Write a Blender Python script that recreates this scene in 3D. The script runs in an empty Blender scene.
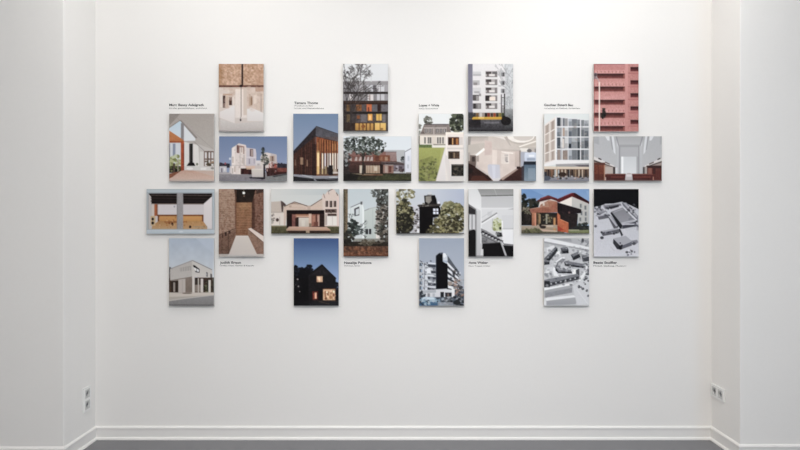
import bpy, bmesh, math, random
import numpy as np
from mathutils import Vector, Matrix

SC = bpy.context.scene
C = SC.collection

# ------------------------------------------------------------------ camera, world, lights, exposure
S = 0.0066            # metres per photo pixel on the back wall
D = 3.85              # camera to back wall
CZ = 1.413             # eye height
cam_d = bpy.data.cameras.new('camera'); cam = bpy.data.objects.new('camera', cam_d); C.objects.link(cam)
cam.location = (0, -D, CZ); cam.rotation_euler = (math.pi/2, 0, 0)
cam_d.sensor_width = 36; cam_d.lens = (D/S)/800*36; cam_d.clip_start = 0.05
SC.camera = cam

w = bpy.data.worlds.new('world'); SC.world = w; w.use_nodes = True
w.node_tree.nodes['Background'].inputs[0].default_value = (0.80, 0.88, 1.0, 1)
w.node_tree.nodes['Background'].inputs[1].default_value = 0.3

def area(name, loc, target, sx, sy, power, col, spread=180):
    d = bpy.data.lights.new(name, 'AREA'); d.shape = 'RECTANGLE'; d.size = sx; d.size_y = sy
    d.energy = power; d.color = col; d.spread = math.radians(spread)
    o = bpy.data.objects.new(name, d); C.objects.link(o); o.location = loc
    o.rotation_euler = (Vector(target)-Vector(loc)).to_track_quat('-Z', 'Y').to_euler()
    return o
# the ceiling lamps: washers close to the picture wall, two pairs of aimed spots; plus an unseen fill panel added for broad, even light
WARM = (1.0, 0.974, 0.948)
area('ceiling_wash_lamp', (0.30, -1.70, 3.38), (0.25, 0, 1.3), 1.7, 0.4, 8.5, WARM)
area('ceiling_wash_lamp', (1.30, -0.90, 3.40), (1.3, 0, 1.0), 1.4, 0.3, 11.8, WARM)
area('ceiling_wash_lamp', (-1.20, -1.00, 3.40), (-1.2, 0, 1.0), 1.4, 0.3, 12.6, WARM)
area('ceiling_spot_row', (0.30, -3.20, 3.38), (0.2, 0, 0.45), 2.0, 0.4, 5.6, (1.0, 0.978, 0.965), 80)
area('ceiling_spot_row', (0.30, -2.40, 3.38), (0.2, 0, 0.6), 2.4, 0.4, 3.4, (1.0, 0.978, 0.965), 80)
area('added_room_fill', (0.2, -3.9, 3.40), (0.2, -3.9, 0.0), 2.4, 1.2, 101, (1.0, 0.958, 0.92))
# daylight coming in through the window opening in the right wall
area('window_daylight', (3.34, -4.2, 1.75), (0.6, -2.4, 1.5), 1.5, 2.0, 33, (0.42, 0.69, 1.0))

SC.view_settings.view_transform = 'Standard'; SC.view_settings.look = 'None'
SC.view_settings.gamma = 1; SC.view_settings.use_curve_mapping = False
SC.view_settings.exposure = 0.0

# ------------------------------------------------------------------ helpers
def lin(c):
    c = np.asarray(c, float)/255.0
    return np.where(c <= 0.04045, c/12.92, ((c+0.055)/1.055)**2.4)
def material(name, rgb, rough=0.6, noise=0.0, scale=20, bump=0.0, spec=0.5):
    m = bpy.data.materials.new(name); m.use_nodes = True
    nt = m.node_tree; b = nt.nodes['Principled BSDF']
    b.inputs['Roughness'].default_value = rough
    b.inputs['Specular IOR Level'].default_value = spec
    c = lin(rgb)
    tc = nt.nodes.new('ShaderNodeTexCoord')
    n = nt.nodes.new('ShaderNodeTexNoise'); n.inputs['Scale'].default_value = scale; n.inputs['Detail'].default_value = 5
    nt.links.new(tc.outputs['Object'], n.inputs['Vector'])
    r = nt.nodes.new('ShaderNodeMix'); r.data_type = 'RGBA'
    r.inputs['A'].default_value = (*(c*(1-noise)), 1); r.inputs['B'].default_value = (*np.minimum(c*(1+noise), 1), 1)
    nt.links.new(n.outputs['Fac'], r.inputs['Factor'])
    nt.links.new(r.outputs['Result'], b.inputs['Base Color'])
    if bump:
        bp = nt.nodes.new('ShaderNodeBump'); bp.inputs['Strength'].default_value = bump; bp.inputs['Distance'].default_value = 0.002
        nt.links.new(n.outputs['Fac'], bp.inputs['Height']); nt.links.new(bp.outputs['Normal'], b.inputs['Normal'])
    return m
M = {
 'wall':  material('white_wall_paint', (239, 237, 234), 0.85, 0.012, 60, 0.05, 0.2),
 'ceil':  material('white_ceiling_paint', (240, 239, 236), 0.9, 0.01, 40, 0, 0.2),
 'floor': material('grey_floor_coating', (121, 121, 124), 0.5, 0.06, 9, 0.02, 0.35),
 'trim':  material('white_trim_lacquer', (236, 234, 231), 0.45, 0.01, 30, 0, 0.4),
 'board': material('white_board_edge', (206, 204, 201), 0.5, 0.02, 30),
 'rail':  material('aluminium_rail', (170, 172, 175), 0.35, 0.03, 50),
 'plate': material('white_plastic', (240, 240, 238), 0.35, 0.01, 40),
 'well':  material('pale_socket_plastic', (205, 205, 203), 0.4, 0.02, 40),
 'well_shade':  material('grey_well_shade', (150, 150, 151), 0.5, 0.03, 40),
 'hole':  material('dark_socket_contact', (40, 40, 42), 0.5, 0.05, 40),
 'ink':   material('black_lettering', (38, 37, 38), 0.6, 0.04, 40),
 'greyink': material('grey_lettering', (84, 82, 82), 0.6, 0.04, 40),
}
def obj(name, bm, mat, parent=None, smooth=False):
    me = bpy.data.meshes.new(name); bm.normal_update(); bm.to_mesh(me); bm.free()
    if mat: me.materials.append(mat)
    if smooth:
        for p in me.polygons: p.use_smooth = True
    o = bpy.data.objects.new(name, me); C.objects.link(o)
    if parent: o.parent = parent
    return o
def box(bm, x0, y0, z0, x1, y1, z1, bevel=0):
    r = bmesh.ops.create_cube(bm, size=1)
    for v in r['verts']:
        v.co = Vector((x0+(v.co.x+.5)*(x1-x0), y0+(v.co.y+.5)*(y1-y0), z0+(v.co.z+.5)*(z1-z0)))
    if bevel:
        es = list({e for v in r['verts'] for e in v.link_edges})
        bmesh.ops.bevel(bm, geom=es, offset=bevel, segments=2, affect='EDGES', profile=0.5)
    return bm
def struct(name, bm, mat):
    o = obj(name, bm, mat); o['kind'] = 'structure'; return o
def sbox(name, a, b, mat):
    return struct(name, box(bmesh.new(), *a, *b), mat)
def thing(name, label, cat, group=None, loc=(0, 0, 0), rot=(0, 0, 0)):
    o = bpy.data.objects.new(name, None); C.objects.link(o); o.empty_display_size = 0.05
    o.location = loc; o.rotation_euler = rot; o['label'] = label; o['category'] = cat
    if group: o['group'] = group
    return o

# ------------------------------------------------------------------ the room
XL, XR = -2.010, 2.056         # the recess corners
DL, DR = 0.361, 0.322          # depth of the two piers in front of the back wall
HC = 3.45; XO = 3.3; YB = -6.0; T = 0.15
sbox('floor', (-XO-T, YB-T, -0.1), (XO+T, T, 0.0), M['floor'])
sbox('ceiling', (-XO-T, YB-T, HC), (XO+T, T, HC+0.1), M['ceil'])
sbox('wall_back', (XL, 0, 0), (XR, T, HC), M['wall'])
def pier(name, x0, x1, d):      # pier with a softly rounded plaster corner
    bm = box(bmesh.new(), min(x0, x1), -d, 0, max(x0, x1), T, HC)
    es = [e for e in bm.edges if all(abs(v.co.x-x0) < 1e-5 and abs(v.co.y+d) < 1e-5 for v in e.verts)]
    bmesh.ops.bevel(bm, geom=es, offset=0.006, segments=3, affect='EDGES', profile=0.5)
    return struct(name, bm, M['wall'])
pier('wall_pier_left', XL, -XO, DL)
pier('wall_pier_right', XR, XO, DR)
sbox('wall_left', (-XO-T, YB-T, 0), (-XO, -DL, HC), M['wall'])
sbox('wall_front', (-XO, YB-T, 0), (XO, YB, HC), M['wall'])
# right wall with the window opening the daylight comes through
WY0, WY1, WZ0, WZ1 = -5.0, -3.4, 0.7, 2.8
bm = bmesh.new()
box(bm, XO, YB-T, 0, XO+T, WY0, HC); box(bm, XO, WY1, 0, XO+T, -DR, HC)
box(bm, XO, WY0, 0, XO+T, WY1, WZ0); box(bm, XO, WY0, WZ1, XO+T, WY1, HC)
struct('wall_right', bm, M['wall'])

# baseboard: a moulded profile (distance from wall, height) swept along each wall run
PROF = [(0, 0), (0.020, 0), (0.020, 0.006), (0.017, 0.012), (0.010, 0.016), (0.009, 0.018), (0.009, 0.069), (0.0125, 0.071),
        (0.0125, 0.077), (0.008, 0.084), (0.003, 0.088), (0, 0.088)]
def baseboard(name, p, q, mp, mq):
    """p, q on the wall line; the room is to the right of p->q; mp, mq: how far the profile is cut back per unit depth"""
    p, q = Vector((*p, 0)), Vector((*q, 0)); d = (q-p).normalized(); n = Vector((d.y, -d.x, 0))
    bm = bmesh.new(); A = []; B = []
    for (t, h) in PROF:
        A.append(bm.verts.new(p + d*(mp*t) + n*t + Vector((0, 0, h))))
        B.append(bm.verts.new(q - d*(mq*t) + n*t + Vector((0, 0, h))))
    for i in range(len(PROF)-1):
        bm.faces.new((A[i], B[i], B[i+1], A[i+1]))
    bm.faces.new(A); bm.faces.new(B[::-1])
    bmesh.ops.recalc_face_normals(bm, faces=bm.faces)
    return struct(name, bm, M['trim'])
baseboard('baseboard_pier_left', (-XO, -DL), (XL, -DL), 1, -1)
baseboard('baseboard_left', (XL, -DL), (XL, 0), -1, 1)
baseboard('baseboard_back', (XL, 0), (XR, 0), 1, 1)
baseboard('baseboard_right', (XR, 0), (XR, -DR), 1, -1)
baseboard('baseboard_pier_right', (XR, -DR), (XO, -DR), -1, 1)

# ------------------------------------------------------------------ the printed pictures
def vnoise(h, w, cell, rng):
    gh, gw = int(h/cell)+3, int(w/cell)+3
    g = rng.random((gh, gw)); y = np.arange(h)/cell; x = np.arange(w)/cell
    yi = y.astype(int); xi = x.astype(int); fy = (y-yi)[:, None]; fx = (x-xi)[None, :]
    fy = fy*fy*(3-2*fy); fx = fx*fx*(3-2*fx)
    a = g[yi][:, xi]; b = g[yi][:, xi+1]; c = g[yi+1][:, xi]; d = g[yi+1][:, xi+1]
    return (a*(1-fx)+b*fx)*(1-fy)+(c*(1-fx)+d*fx)*fy

class Pic:
    """A small painter: shapes are given in the units of the box (x0, y0, x1, y1) of one picture."""
    def __init__(s, view, wide, seed):
        s.W, s.H = (272, 180) if wide else (180, 272)
        s.x0, s.y0, s.x1, s.y1 = view
        s.a = np.zeros((s.H, s.W, 3)); s.r = np.random.default_rng(seed); s.rd = random.Random(seed)
        s.sat, s.grain = .84, .24
        s.kx = s.W/(s.x1-s.x0); s.ky = s.H/(s.y1-s.y0)
        s.X, s.Y = np.meshgrid(np.arange(s.W)+.5, np.arange(s.H)+.5)
    def px(s, p): return ((p[0]-s.x0)*s.kx, (p[1]-s.y0)*s.ky)
    def mask(s, pts):
        P = [s.px(p) for p in pts]
        xs = [p[0] for p in P]; ys = [p[1] for p in P]
        ax, bx = max(0, int(min(xs))-1), min(s.W, int(max(xs))+2)
        ay, by = max(0, int(min(ys))-1), min(s.H, int(max(ys))+2)
        if ax >= bx or ay >= by: return None
        acc = np.zeros((by-ay, bx-ax))
        for oy in (-.25, .25):
            for ox in (-.25, .25):
                X = s.X[ay:by, ax:bx]+ox; Y = s.Y[ay:by, ax:bx]+oy; ins = np.zeros(X.shape, bool)
                for i in range(len(P)):
                    (xa, ya), (xb, yb) = P[i-1], P[i]
                    if ya == yb: continue
                    ins ^= ((ya > Y) != (yb > Y)) & (X < (xb-xa)*(Y-ya)/(yb-ya)+xa)
                acc += ins
        return ay, by, ax, bx, acc/4
    def poly(s, pts, c, c2=None, al=1.0, nz=0, cell=3, horiz=False):
        m = s.mask(pts)
        if m is None: return s
        ay, by, ax, bx, k = m
        col = np.zeros((by-ay, bx-ax, 3))+np.array(c, float)
        if c2 is not None:
            if horiz: t = np.linspace(0, 1, bx-ax)[None, :, None]
            else: t = np.linspace(0, 1, by-ay)[:, None, None]
            col = col*(1-t)+np.array(c2, float)*t
        if nz: col = col+((vnoise(by-ay, bx-ax, cell, s.r)+vnoise(by-ay, bx-ax, cell/2, s.r)-1)*nz)[..., None]
        k = (k*al)[..., None]
        s.a[ay:by, ax:bx] = s.a[ay:by, ax:bx]*(1-k)+col*k
        return s
    def rect(s, x0, y0, x1, y1, c, c2=None, **kw):
        return s.poly([(x0, y0), (x1, y0), (x1, y1), (x0, y1)], c, c2, **kw)
    def bg(s, c, c2=None, **kw):
        return s.rect(s.x0-9, s.y0-9, s.x1+9, s.y1+9, c, c2, **kw)
    def line(s, x0, y0, x1, y1, wd, c, al=1.0):
        L = math.hypot(x1-x0, y1-y0) or 1; nx, ny = -(y1-y0)/L*wd/2, (x1-x0)/L*wd/2
        return s.poly([(x0+nx, y0+ny), (x1+nx, y1+ny), (x1-nx, y1-ny), (x0-nx, y0-ny)], c, al=al)
    def oval(s, cx, cy, rx, ry, c, al=1.0, n=14, wob=0):
        return s.poly([(cx+rx*math.cos(t*6.2832/n)*(1+s.rd.uniform(-wob, wob)), cy+ry*math.sin(t*6.2832/n)*(1+s.rd.uniform(-wob, wob))) for t in range(n)], c, al=al)
    def leaves(s, x0, y0, x1, y1, n, r, cols, round_=True, al=.85):
        for _ in range(n):
            while True:
                u, v = s.rd.uniform(-1, 1), s.rd.uniform(-1, 1)
                if not round_ or u*u+v*v < 1: break
            q = s.rd.uniform(.5, 1.3)*r
            s.oval((x0+x1)/2+u*(x1-x0)/2, (y0+y1)/2+v*(y1-y0)/2, q, q*s.rd.uniform(.6, 1), s.rd.choice(cols), al, 7, .3)
        return s
    def twig(s, x, y, ang, ln, wd, c, depth, al=.9):
        if depth == 0 or ln < 4: return s
        x2, y2 = x+math.cos(ang)*ln, y-math.sin(ang)*ln
        s.line(x, y, x2, y2, wd, c, al)
        for _ in range(s.rd.choice((2, 2, 3))):
            s.twig(x2, y2, ang+s.rd.uniform(-.75, .75), ln*s.rd.uniform(.6, .85), max(wd*.65, 1.6), c, depth-1, al)
        return s
    def grid(s, x0, y0, x1, y1, nx, ny, gx, gy, c, nz=0):
        dx, dy = (x1-x0)/nx, (y1-y0)/ny
        for i in range(nx):
            for j in range(ny):
                q = s.rd.uniform(-nz, nz) if nz else 0
                s.rect(x0+i*dx+gx/2, y0+j*dy+gy/2, x0+(i+1)*dx-gx/2, y0+(j+1)*dy-gy/2, [v+q for v in c])
        return s
    def face(s, A, B, Cc, Dd, nx, ny, fx, fy, c, nz=0):
        """windows on a face seen in perspective: A top left, B top right, Cc bottom right, Dd bottom left"""
        def at(u, v):
            return tuple((A[k]*(1-u)+B[k]*u)*(1-v)+(Dd[k]*(1-u)+Cc[k]*u)*v for k in (0, 1))
        for i in range(nx):
            for j in range(ny):
                u0, u1 = (i+fx)/nx, (i+1-fx)/nx; v0, v1 = (j+fy)/ny, (j+1-fy)/ny
                q = s.rd.uniform(-nz, nz) if nz else 0
                s.poly([at(u0, v0), at(u1, v0), at(u1, v1), at(u0, v1)], [v+q for v in c])
        return s
    def done(s):
        a = np.clip(s.a, 0, 255)/255
        a = a-.17*np.sin(2*np.pi*a)/(2*np.pi)*2*np.where(a < .5, 1, .1)                # photographic contrast
        g = a @ np.array([.3, .59, .11]); a = g[..., None]+(a-g[..., None])*s.sat
        n = vnoise(s.H, s.W, 7, s.r)+vnoise(s.H, s.W, 3.5, s.r)+.6*vnoise(s.H, s.W, 2, s.r)-1.3   # fine detail, strongest in dark and coloured areas
        a = a*(1+(n*s.grain*np.clip((.62-g)*3, 0, 1)*np.clip(1-(a[..., 2]-a[..., 0])*12, 0, 1))[..., None])
        a = np.clip(a, 0, 1)*255
        k = np.array([0, 1, 2, 1, 0], float); k /= k.sum()
        for ax in (0, 1):
            p = np.pad(a, [(2, 2) if i == ax else (0, 0) for i in range(3)], mode='edge')
            a = sum(k[i]*np.take(p, range(i, i+a.shape[ax]), axis=ax) for i in range(5))
        return (a[0::2, 0::2]+a[1::2, 0::2]+a[0::2, 1::2]+a[1::2, 1::2])/4

# ---- top row of upright prints
def p_brickhall():
    p = Pic((40, 23, 305, 428), 0, 1).bg((222, 206, 195), (200, 190, 184))
    p.sat = .92; p.rect(40, 23, 305, 158, (186, 150, 126), (192, 158, 136), nz=40, cell=9); p.leaves(40, 23, 305, 152, 150, 6, [(212, 180, 158), (152, 114, 92), (196, 160, 136), (168, 132, 112), (218, 192, 174)], False, .55)
    for y in range(30, 155, 9): p.line(40, y, 305, y+1, 1.6, (196, 160, 132), .35)
    p.rect(40, 23, 62, 150, (140, 100, 74), al=.35); p.rect(255, 60, 305, 150, (178, 140, 118), al=.4)
    p.rect(174, 23, 184, 155, (72, 56, 50)); p.rect(40, 151, 305, 163, (112, 84, 74))
    p.rect(40, 163, 305, 215, (205, 184, 170), (210, 194, 184), nz=14)
    p.rect(255, 163, 305, 205, (172, 134, 114), al=.7, nz=30)
    p.poly([(40, 165), (150, 190), (150, 300), (40, 300)], (212, 198, 188), nz=12)
    p.rect(49, 205, 132, 282, (222, 210, 200)); p.rect(65, 213, 80, 285, (84, 66, 64)); p.rect(82, 215, 98, 280, (200, 178, 160))
    p.rect(101, 221, 119, 270, (92, 68, 60)); p.rect(66, 202, 122, 212, (190, 160, 140))
    p.rect(205, 190, 305, 300, (206, 186, 172), nz=18); p.rect(228, 215, 238, 272, (150, 122, 104)); p.rect(218, 205, 228, 275, (182, 156, 138))
    p.rect(245, 210, 262, 265, (222, 205, 192)); p.rect(285, 200, 293, 310, (180, 160, 150))
    p.poly([(48, 310), (135, 270), (135, 378), (48, 345)], (226, 221, 219), (216, 208, 204)); p.poly([(205, 272), (305, 318), (305, 365), (208, 365)], (226, 222, 220), (214, 208, 205))
    p.leaves(45, 165, 300, 300, 46, 14, [(222, 206, 196), (196, 172, 158), (212, 192, 180), (186, 158, 142)], False, .35)
    p.rect(138, 175, 205, 345, (230, 216, 206), (222, 212, 206), nz=8); p.rect(186, 175, 206, 330, (206, 190, 178))
    p.rect(170, 165, 174, 340, (132, 114, 106)); p.oval(172, 156, 10, 8, (58, 44, 44)); p.oval(169, 358, 5, 8, (74, 64, 68)); p.rect(167, 340, 171, 355, (150, 140, 138))
    p.poly([(40, 350), (140, 380), (305, 365), (305, 428), (40, 428)], (206, 200, 196), (182, 174, 170), nz=8)
    p.rect(40, 345, 50, 428, (188, 178, 172)); p.rect(40, 420, 305, 428, (168, 160, 158))
    return p.done()
def p_duskblock():
    p = Pic((37, 23, 300, 426), 0, 2).bg((222, 224, 226), (210, 212, 214))
    p.rect(37, 128, 300, 426, (74, 66, 64), (64, 52, 48), nz=14)
    p.rect(37, 126, 300, 150, (150, 146, 147)); p.rect(198, 70, 204, 130, (208, 210, 212))
    p.rect(37, 148, 300, 190, (140, 137, 140)); p.rect(125, 148, 160, 188, (176, 172, 176)); p.rect(176, 150, 210, 188, (206, 206, 212)); p.rect(212, 150, 226, 188, (120, 116, 120)); p.rect(232, 150, 252, 188, (214, 212, 216)); p.rect(256, 150, 278, 188, (204, 204, 208)); p.rect(280, 148, 300, 190, (160, 156, 160))
    p.rect(37, 191, 300, 202, (58, 50, 48))
    p.rect(37, 202, 300, 242, (134, 130, 132)); p.rect(70, 205, 95, 240, (206, 200, 198)); p.rect(180, 205, 214, 242, (214, 206, 204)); p.rect(190, 206, 196, 240, (150, 130, 124)); p.rect(234, 204, 278, 240, (196, 194, 198)); p.rect(252, 204, 257, 240, (128, 124, 126)); p.rect(280, 202, 300, 242, (150, 146, 150))
    p.rect(37, 244, 300, 264, (66, 46, 38)); p.rect(37, 248, 300, 252, (98, 78, 68))
    p.rect(37, 264, 300, 308, (92, 84, 84)); p.rect(55, 266, 80, 304, (150, 112, 64)); p.rect(112, 266, 145, 304, (140, 92, 52)); p.rect(174, 264, 204, 306, (206, 106, 66)); p.rect(182, 280, 190, 306, (120, 66, 48)); p.rect(206, 266, 236, 306, (104, 102, 106)); p.rect(238, 262, 256, 306, (66, 44, 44)); p.rect(260, 266, 300, 306, (112, 108, 112))
    p.rect(37, 309, 300, 321, (48, 40, 38))
    p.rect(37, 321, 300, 374, (90, 82, 82)); p.rect(55, 324, 78, 370, (134, 112, 76)); p.rect(118, 330, 135, 350, (150, 92, 58)); p.rect(182, 321, 208, 360, (238, 158, 74)); p.rect(190, 330, 198, 356, (250, 200, 130)); p.rect(230, 321, 262, 360, (226, 174, 84)); p.rect(245, 321, 248, 360, (140, 96, 50)); p.rect(140, 324, 176, 370, (112, 106, 108)); p.rect(266, 324, 284, 370, (116, 112, 114))
    p.rect(37, 374, 300, 420, (70, 50, 42)); p.rect(108, 376, 214, 420, (206, 150, 80), (176, 124, 64))
    for x in (128, 150, 170, 192): p.rect(x, 374, x+6, 420, (92, 58, 38))
    p.rect(222, 374, 286, 420, (236, 190, 104), (224, 170, 88)); p.rect(250, 374, 255, 420, (150, 96, 48)); p.oval(155, 395, 12, 9, (130, 84, 46)); p.oval(262, 410, 9, 6, (140, 100, 60))
    p.rect(37, 418, 300, 426, (86, 80, 78)); p.rect(288, 321, 300, 420, (84, 78, 80)); p.rect(37, 264, 48, 420, (56, 48, 48))
    for x, y in ((50, 330), (72, 300), (90, 260), (110, 330), (62, 380), (130, 250), (150, 210), (140, 130), (110, 110), (48, 130), (80, 120)): p.twig(x, y, p.rd.uniform(.6, 2.3), 44, 4, p.rd.choice([(70, 64, 62), (96, 90, 88), (54, 48, 48)]), 5, .7)
    p.rect(37, 264, 110, 420, (58, 50, 48), al=.35); p.sat = .75
    for x, y in ((58, 426), (85, 426)): p.twig(x, y, 1.6, 95, 7, (66, 60, 58), 6, .8)
    for x, y in ((60, 240), (75, 190), (100, 200), (45, 200), (120, 210), (58, 130)): p.twig(x, y, p.rd.uniform(1, 2.1), 50, 4.5, (84, 80, 80), 6, .75)
    p.line(145, 75, 200, 30, 3, (130, 128, 128)); p.line(150, 74, 120, 95, 3, (130, 128, 128)); p.line(175, 52, 150, 45, 2, (150, 148, 148))
    return p.done()
def p_balconies():
    p = Pic((36, 24, 300, 424), 0, 3).bg((214, 214, 215))
    p.rect(62, 24, 246, 320, (229, 226, 226), (218, 214, 213), nz=6); p.rect(36, 24, 63, 318, (122, 120, 136), (132, 131, 146))
    p.rect(64, 70, 112, 95, (204, 202, 203)); p.rect(66, 84, 112, 96, (178, 176, 178)); p.rect(64, 122, 104, 150, (182, 180, 180)); p.rect(68, 134, 90, 150, (138, 134, 134)); p.rect(64, 165, 112, 200, (208, 206, 206)); p.rect(72, 186, 104, 198, (170, 167, 168))
    p.rect(64, 207, 100, 242, (98, 94, 94)); p.rect(84, 212, 98, 240, (150, 146, 145)); p.rect(100, 200, 112, 215, (146, 142, 142)); p.rect(64, 257, 112, 290, (120, 116, 116)); p.rect(68, 260, 82, 288, (72, 68, 68)); p.rect(92, 262, 108, 288, (146, 142, 142))
    for y in (70, 117, 165, 211, 257):
        p.rect(137, y-3, 208, y+32, (196, 190, 188)); p.rect(140, y, 206, y+30, (176, 168, 165)); p.rect(140, y, 172, y+14, (84, 78, 78)); p.rect(192, y, 206, y+28, (132, 126, 126)); p.rect(160, y+14, 192, y+30, (222, 216, 213)); p.rect(146, y+14, 158, y+28, (120, 112, 112)); p.rect(140, y+28, 206, y+33, (120, 114, 113))
    p.rect(137, 212, 160, 243, (66, 58, 58)); p.rect(162, 218, 196, 242, (234, 218, 206)); p.rect(178, 70, 206, 84, (96, 90, 90))
    p.rect(246, 24, 300, 330, (204, 206, 208), (186, 188, 190), nz=22, cell=9); p.rect(226, 60, 254, 320, (214, 212, 213))
    for y in (75, 125, 172): p.rect(228, y, 252, y+24, (150, 148, 150)); p.rect(238, y+2, 246, y+24, (86, 84, 86))
    p.rect(228, 205, 233, 335, (80, 74, 76)); p.rect(246, 200, 252, 335, (58, 54, 56)); p.rect(228, 222, 252, 226, (96, 92, 92)); p.rect(228, 270, 252, 276, (110, 104, 104)); p.rect(234, 280, 246, 320, (150, 146, 146))
    for x, y, a in ((285, 330, 1.6), (290, 230, 1.8), (280, 170, 2.2), (295, 110, 2.4), (262, 150, 1.4)): p.twig(x, y, a, 42, 3, (136, 137, 140), 5, .7)
    p.rect(62, 312, 246, 340, (150, 138, 130)); 
    for x, c in ((68, (74, 70, 66)), (84, (120, 96, 70)), (104, (196, 190, 186)), (134, (56, 44, 42)), (150, (128, 62, 50)), (168, (84, 70, 62)), (184, (150, 78, 52)), (200, (70, 66, 54)), (216, (120, 110, 60)), (232, (74, 82, 62))): p.rect(x, 314, x+14, 338, c)
    p.rect(36, 310, 66, 400, (84, 82, 86)); p.rect(60, 337, 246, 353, (216, 170, 78), (198, 146, 58)); p.rect(96, 340, 130, 346, (236, 200, 120))
    p.rect(36, 353, 300, 424, (92, 90, 93), (66, 64, 68), nz=8); p.rect(36, 352, 110, 400, (52, 48, 52)); p.rect(250, 290, 300, 400, (150, 152, 152), (80, 80, 82), nz=18)
    p.oval(258, 362, 30, 26, (36, 32, 34)); p.oval(246, 348, 14, 18, (44, 38, 38)); p.oval(52, 330, 18, 16, (70, 70, 74)); p.oval(80, 372, 30, 16, (44, 40, 44)); p.rect(130, 366, 220, 376, (112, 110, 113)); p.rect(36, 412, 300, 424, (54, 52, 56))
    return p.done()
def p_pinkfacade():
    p = Pic((38, 24, 306, 425), 0, 4).bg((206, 142, 137), nz=16); p.sat = .78; p.grain = .16
    for k, y in enumerate((24, 86, 163, 241, 318, 396)):
        p.rect(38, y-24, 228, y+2, (212, 146, 141), nz=20)
        p.rect(38 if k != 1 else 58, y-4, 226, y+28, (66, 38, 38), (150, 92, 86))
        p.rect(38, y+25, 228, y+52, (200, 132, 126), (210, 144, 138), nz=20)
        p.poly([(214, y+2), (228, y-2), (228, y+28), (214, y+22)], (150, 90, 84))
    p.rect(38, 22, 226, 30, (110, 68, 66)); p.rect(38, 28, 226, 60, (198, 128, 124), nz=14)
    for y in (66, 140, 295, 370): 
        for x in range(60, 225, 22): p.rect(x, y, x+4, y+12, (172, 106, 100))
    p.rect(224, 24, 242, 425, (212, 146, 140), (200, 132, 126), nz=8); p.rect(242, 24, 306, 425, (196, 128, 123), nz=20)
    for k, y in enumerate((44, 122, 198, 276, 356)):
        p.rect(256, y, 306, y+26, (60, 32, 36), (132, 72, 72)); p.rect(256, y+24, 306, y+44, (192, 122, 118)); p.poly([(242, y+8), (257, y), (257, y+26), (242, y+30)], (198, 130, 125))
        p.rect(242, y+36, 306, y+38, (160, 98, 94))
    p.rect(38, 24, 46, 425, (168, 104, 100), al=.6); p.rect(69, 130, 77, 425, (238, 216, 204)); p.rect(38, 78, 60, 115, (132, 118, 122), al=.8); p.line(45, 84, 74, 132, 5, (176, 160, 158)); p.oval(50, 90, 8, 10, (96, 84, 88))
    p.leaves(80, 288, 108, 345, 26, 7, [(52, 50, 48), (70, 66, 58), (40, 40, 40)]); p.rect(90, 300, 97, 350, (50, 46, 46)); p.line(100, 300, 108, 288, 5, (56, 54, 52)); p.line(95, 315, 116, 322, 5, (60, 56, 54))
    return p.done()
# ---- second row, upright
def p_skylight():
    p = Pic((42, 20, 310, 430), 0, 5).bg((166, 157, 150), (186, 180, 175), nz=6)
    p.poly([(42, 20), (110, 20), (42, 95)], (128, 120, 114), al=.6); p.line(60, 20, 310, 240, 3, (150, 142, 136), .6)
    p.rect(42, 190, 130, 380, (196, 202, 208)); p.poly([(42, 110), (106, 62), (200, 165), (196, 182), (130, 186), (42, 132)], (182, 204, 220), (206, 216, 224))
    p.poly([(128, 84), (200, 165), (196, 184), (130, 186)], (214, 217, 221)); p.poly([(104, 60), (112, 58), (210, 165), (200, 172)], (138, 130, 126)); p.rect(112, 78, 130, 190, (134, 130, 132), horiz=True); p.line(42, 106, 106, 62, 5, (140, 134, 130))
    p.poly([(42, 122), (128, 180), (128, 206), (112, 214), (42, 188)], (196, 126, 88), (182, 112, 76)); p.rect(42, 186, 112, 196, (160, 92, 62))
    p.rect(42, 196, 116, 340, (204, 208, 214)); p.rect(64, 202, 80, 280, (136, 144, 164)); p.rect(42, 200, 48, 360, (116, 116, 122))
    p.leaves(46, 270, 112, 350, 60, 10, [(150, 154, 104), (176, 178, 132), (122, 128, 84), (190, 196, 160)]); p.rect(42, 338, 116, 378, (66, 62, 54)); p.leaves(44, 336, 112, 372, 22, 8, [(96, 104, 62), (40, 40, 36), (130, 132, 90)]); p.rect(66, 320, 78, 385, (90, 78, 70)); p.rect(92, 300, 98, 380, (150, 140, 126))
    p.rect(112, 186, 131, 366, (176, 92, 58), (158, 80, 56)); p.rect(126, 200, 131, 366, (128, 62, 46))
    p.poly([(131, 190), (215, 210), (245, 245), (245, 345), (131, 345)], (218, 214, 210), nz=4); p.poly([(215, 205), (310, 240), (310, 345), (222, 345)], (186, 180, 175), (196, 191, 187)); p.line(190, 190, 250, 245, 4, (150, 144, 140))
    p.rect(162, 202, 183, 320, (52, 48, 48)); p.rect(162, 202, 168, 320, (84, 80, 80)); p.poly([(146, 336), (160, 316), (188, 316), (198, 336)], (40, 36, 38)); p.oval(208, 326, 7, 8, (120, 124, 110))
    p.rect(248, 246, 308, 344, (124, 108, 100)); p.grid(250, 250, 308, 340, 3, 2, 8, 9, (214, 212, 212), 14); p.rect(272, 246, 276, 344, (92, 76, 70)); p.leaves(250, 300, 306, 342, 14, 7, [(96, 84, 72), (140, 110, 86), (84, 80, 66)]); p.rect(225, 250, 247, 340, (206, 202, 198))
    p.rect(131, 338, 310, 366, (204, 200, 197)); p.oval(165, 352, 20, 8, (224, 222, 220)); p.rect(228, 346, 262, 360, (222, 219, 216)); p.oval(300, 350, 12, 7, (140, 136, 130))
    p.poly([(42, 384), (130, 362), (310, 366), (310, 430), (42, 430)], (190, 152, 134), (204, 176, 162), nz=9); p.poly([(42, 384), (112, 366), (60, 405), (42, 412)], (136, 92, 74)); p.poly([(190, 366), (310, 366), (310, 400)], (196, 176, 164), al=.7); p.rect(42, 418, 310, 430, (186, 166, 156))
    return p.done()
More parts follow.
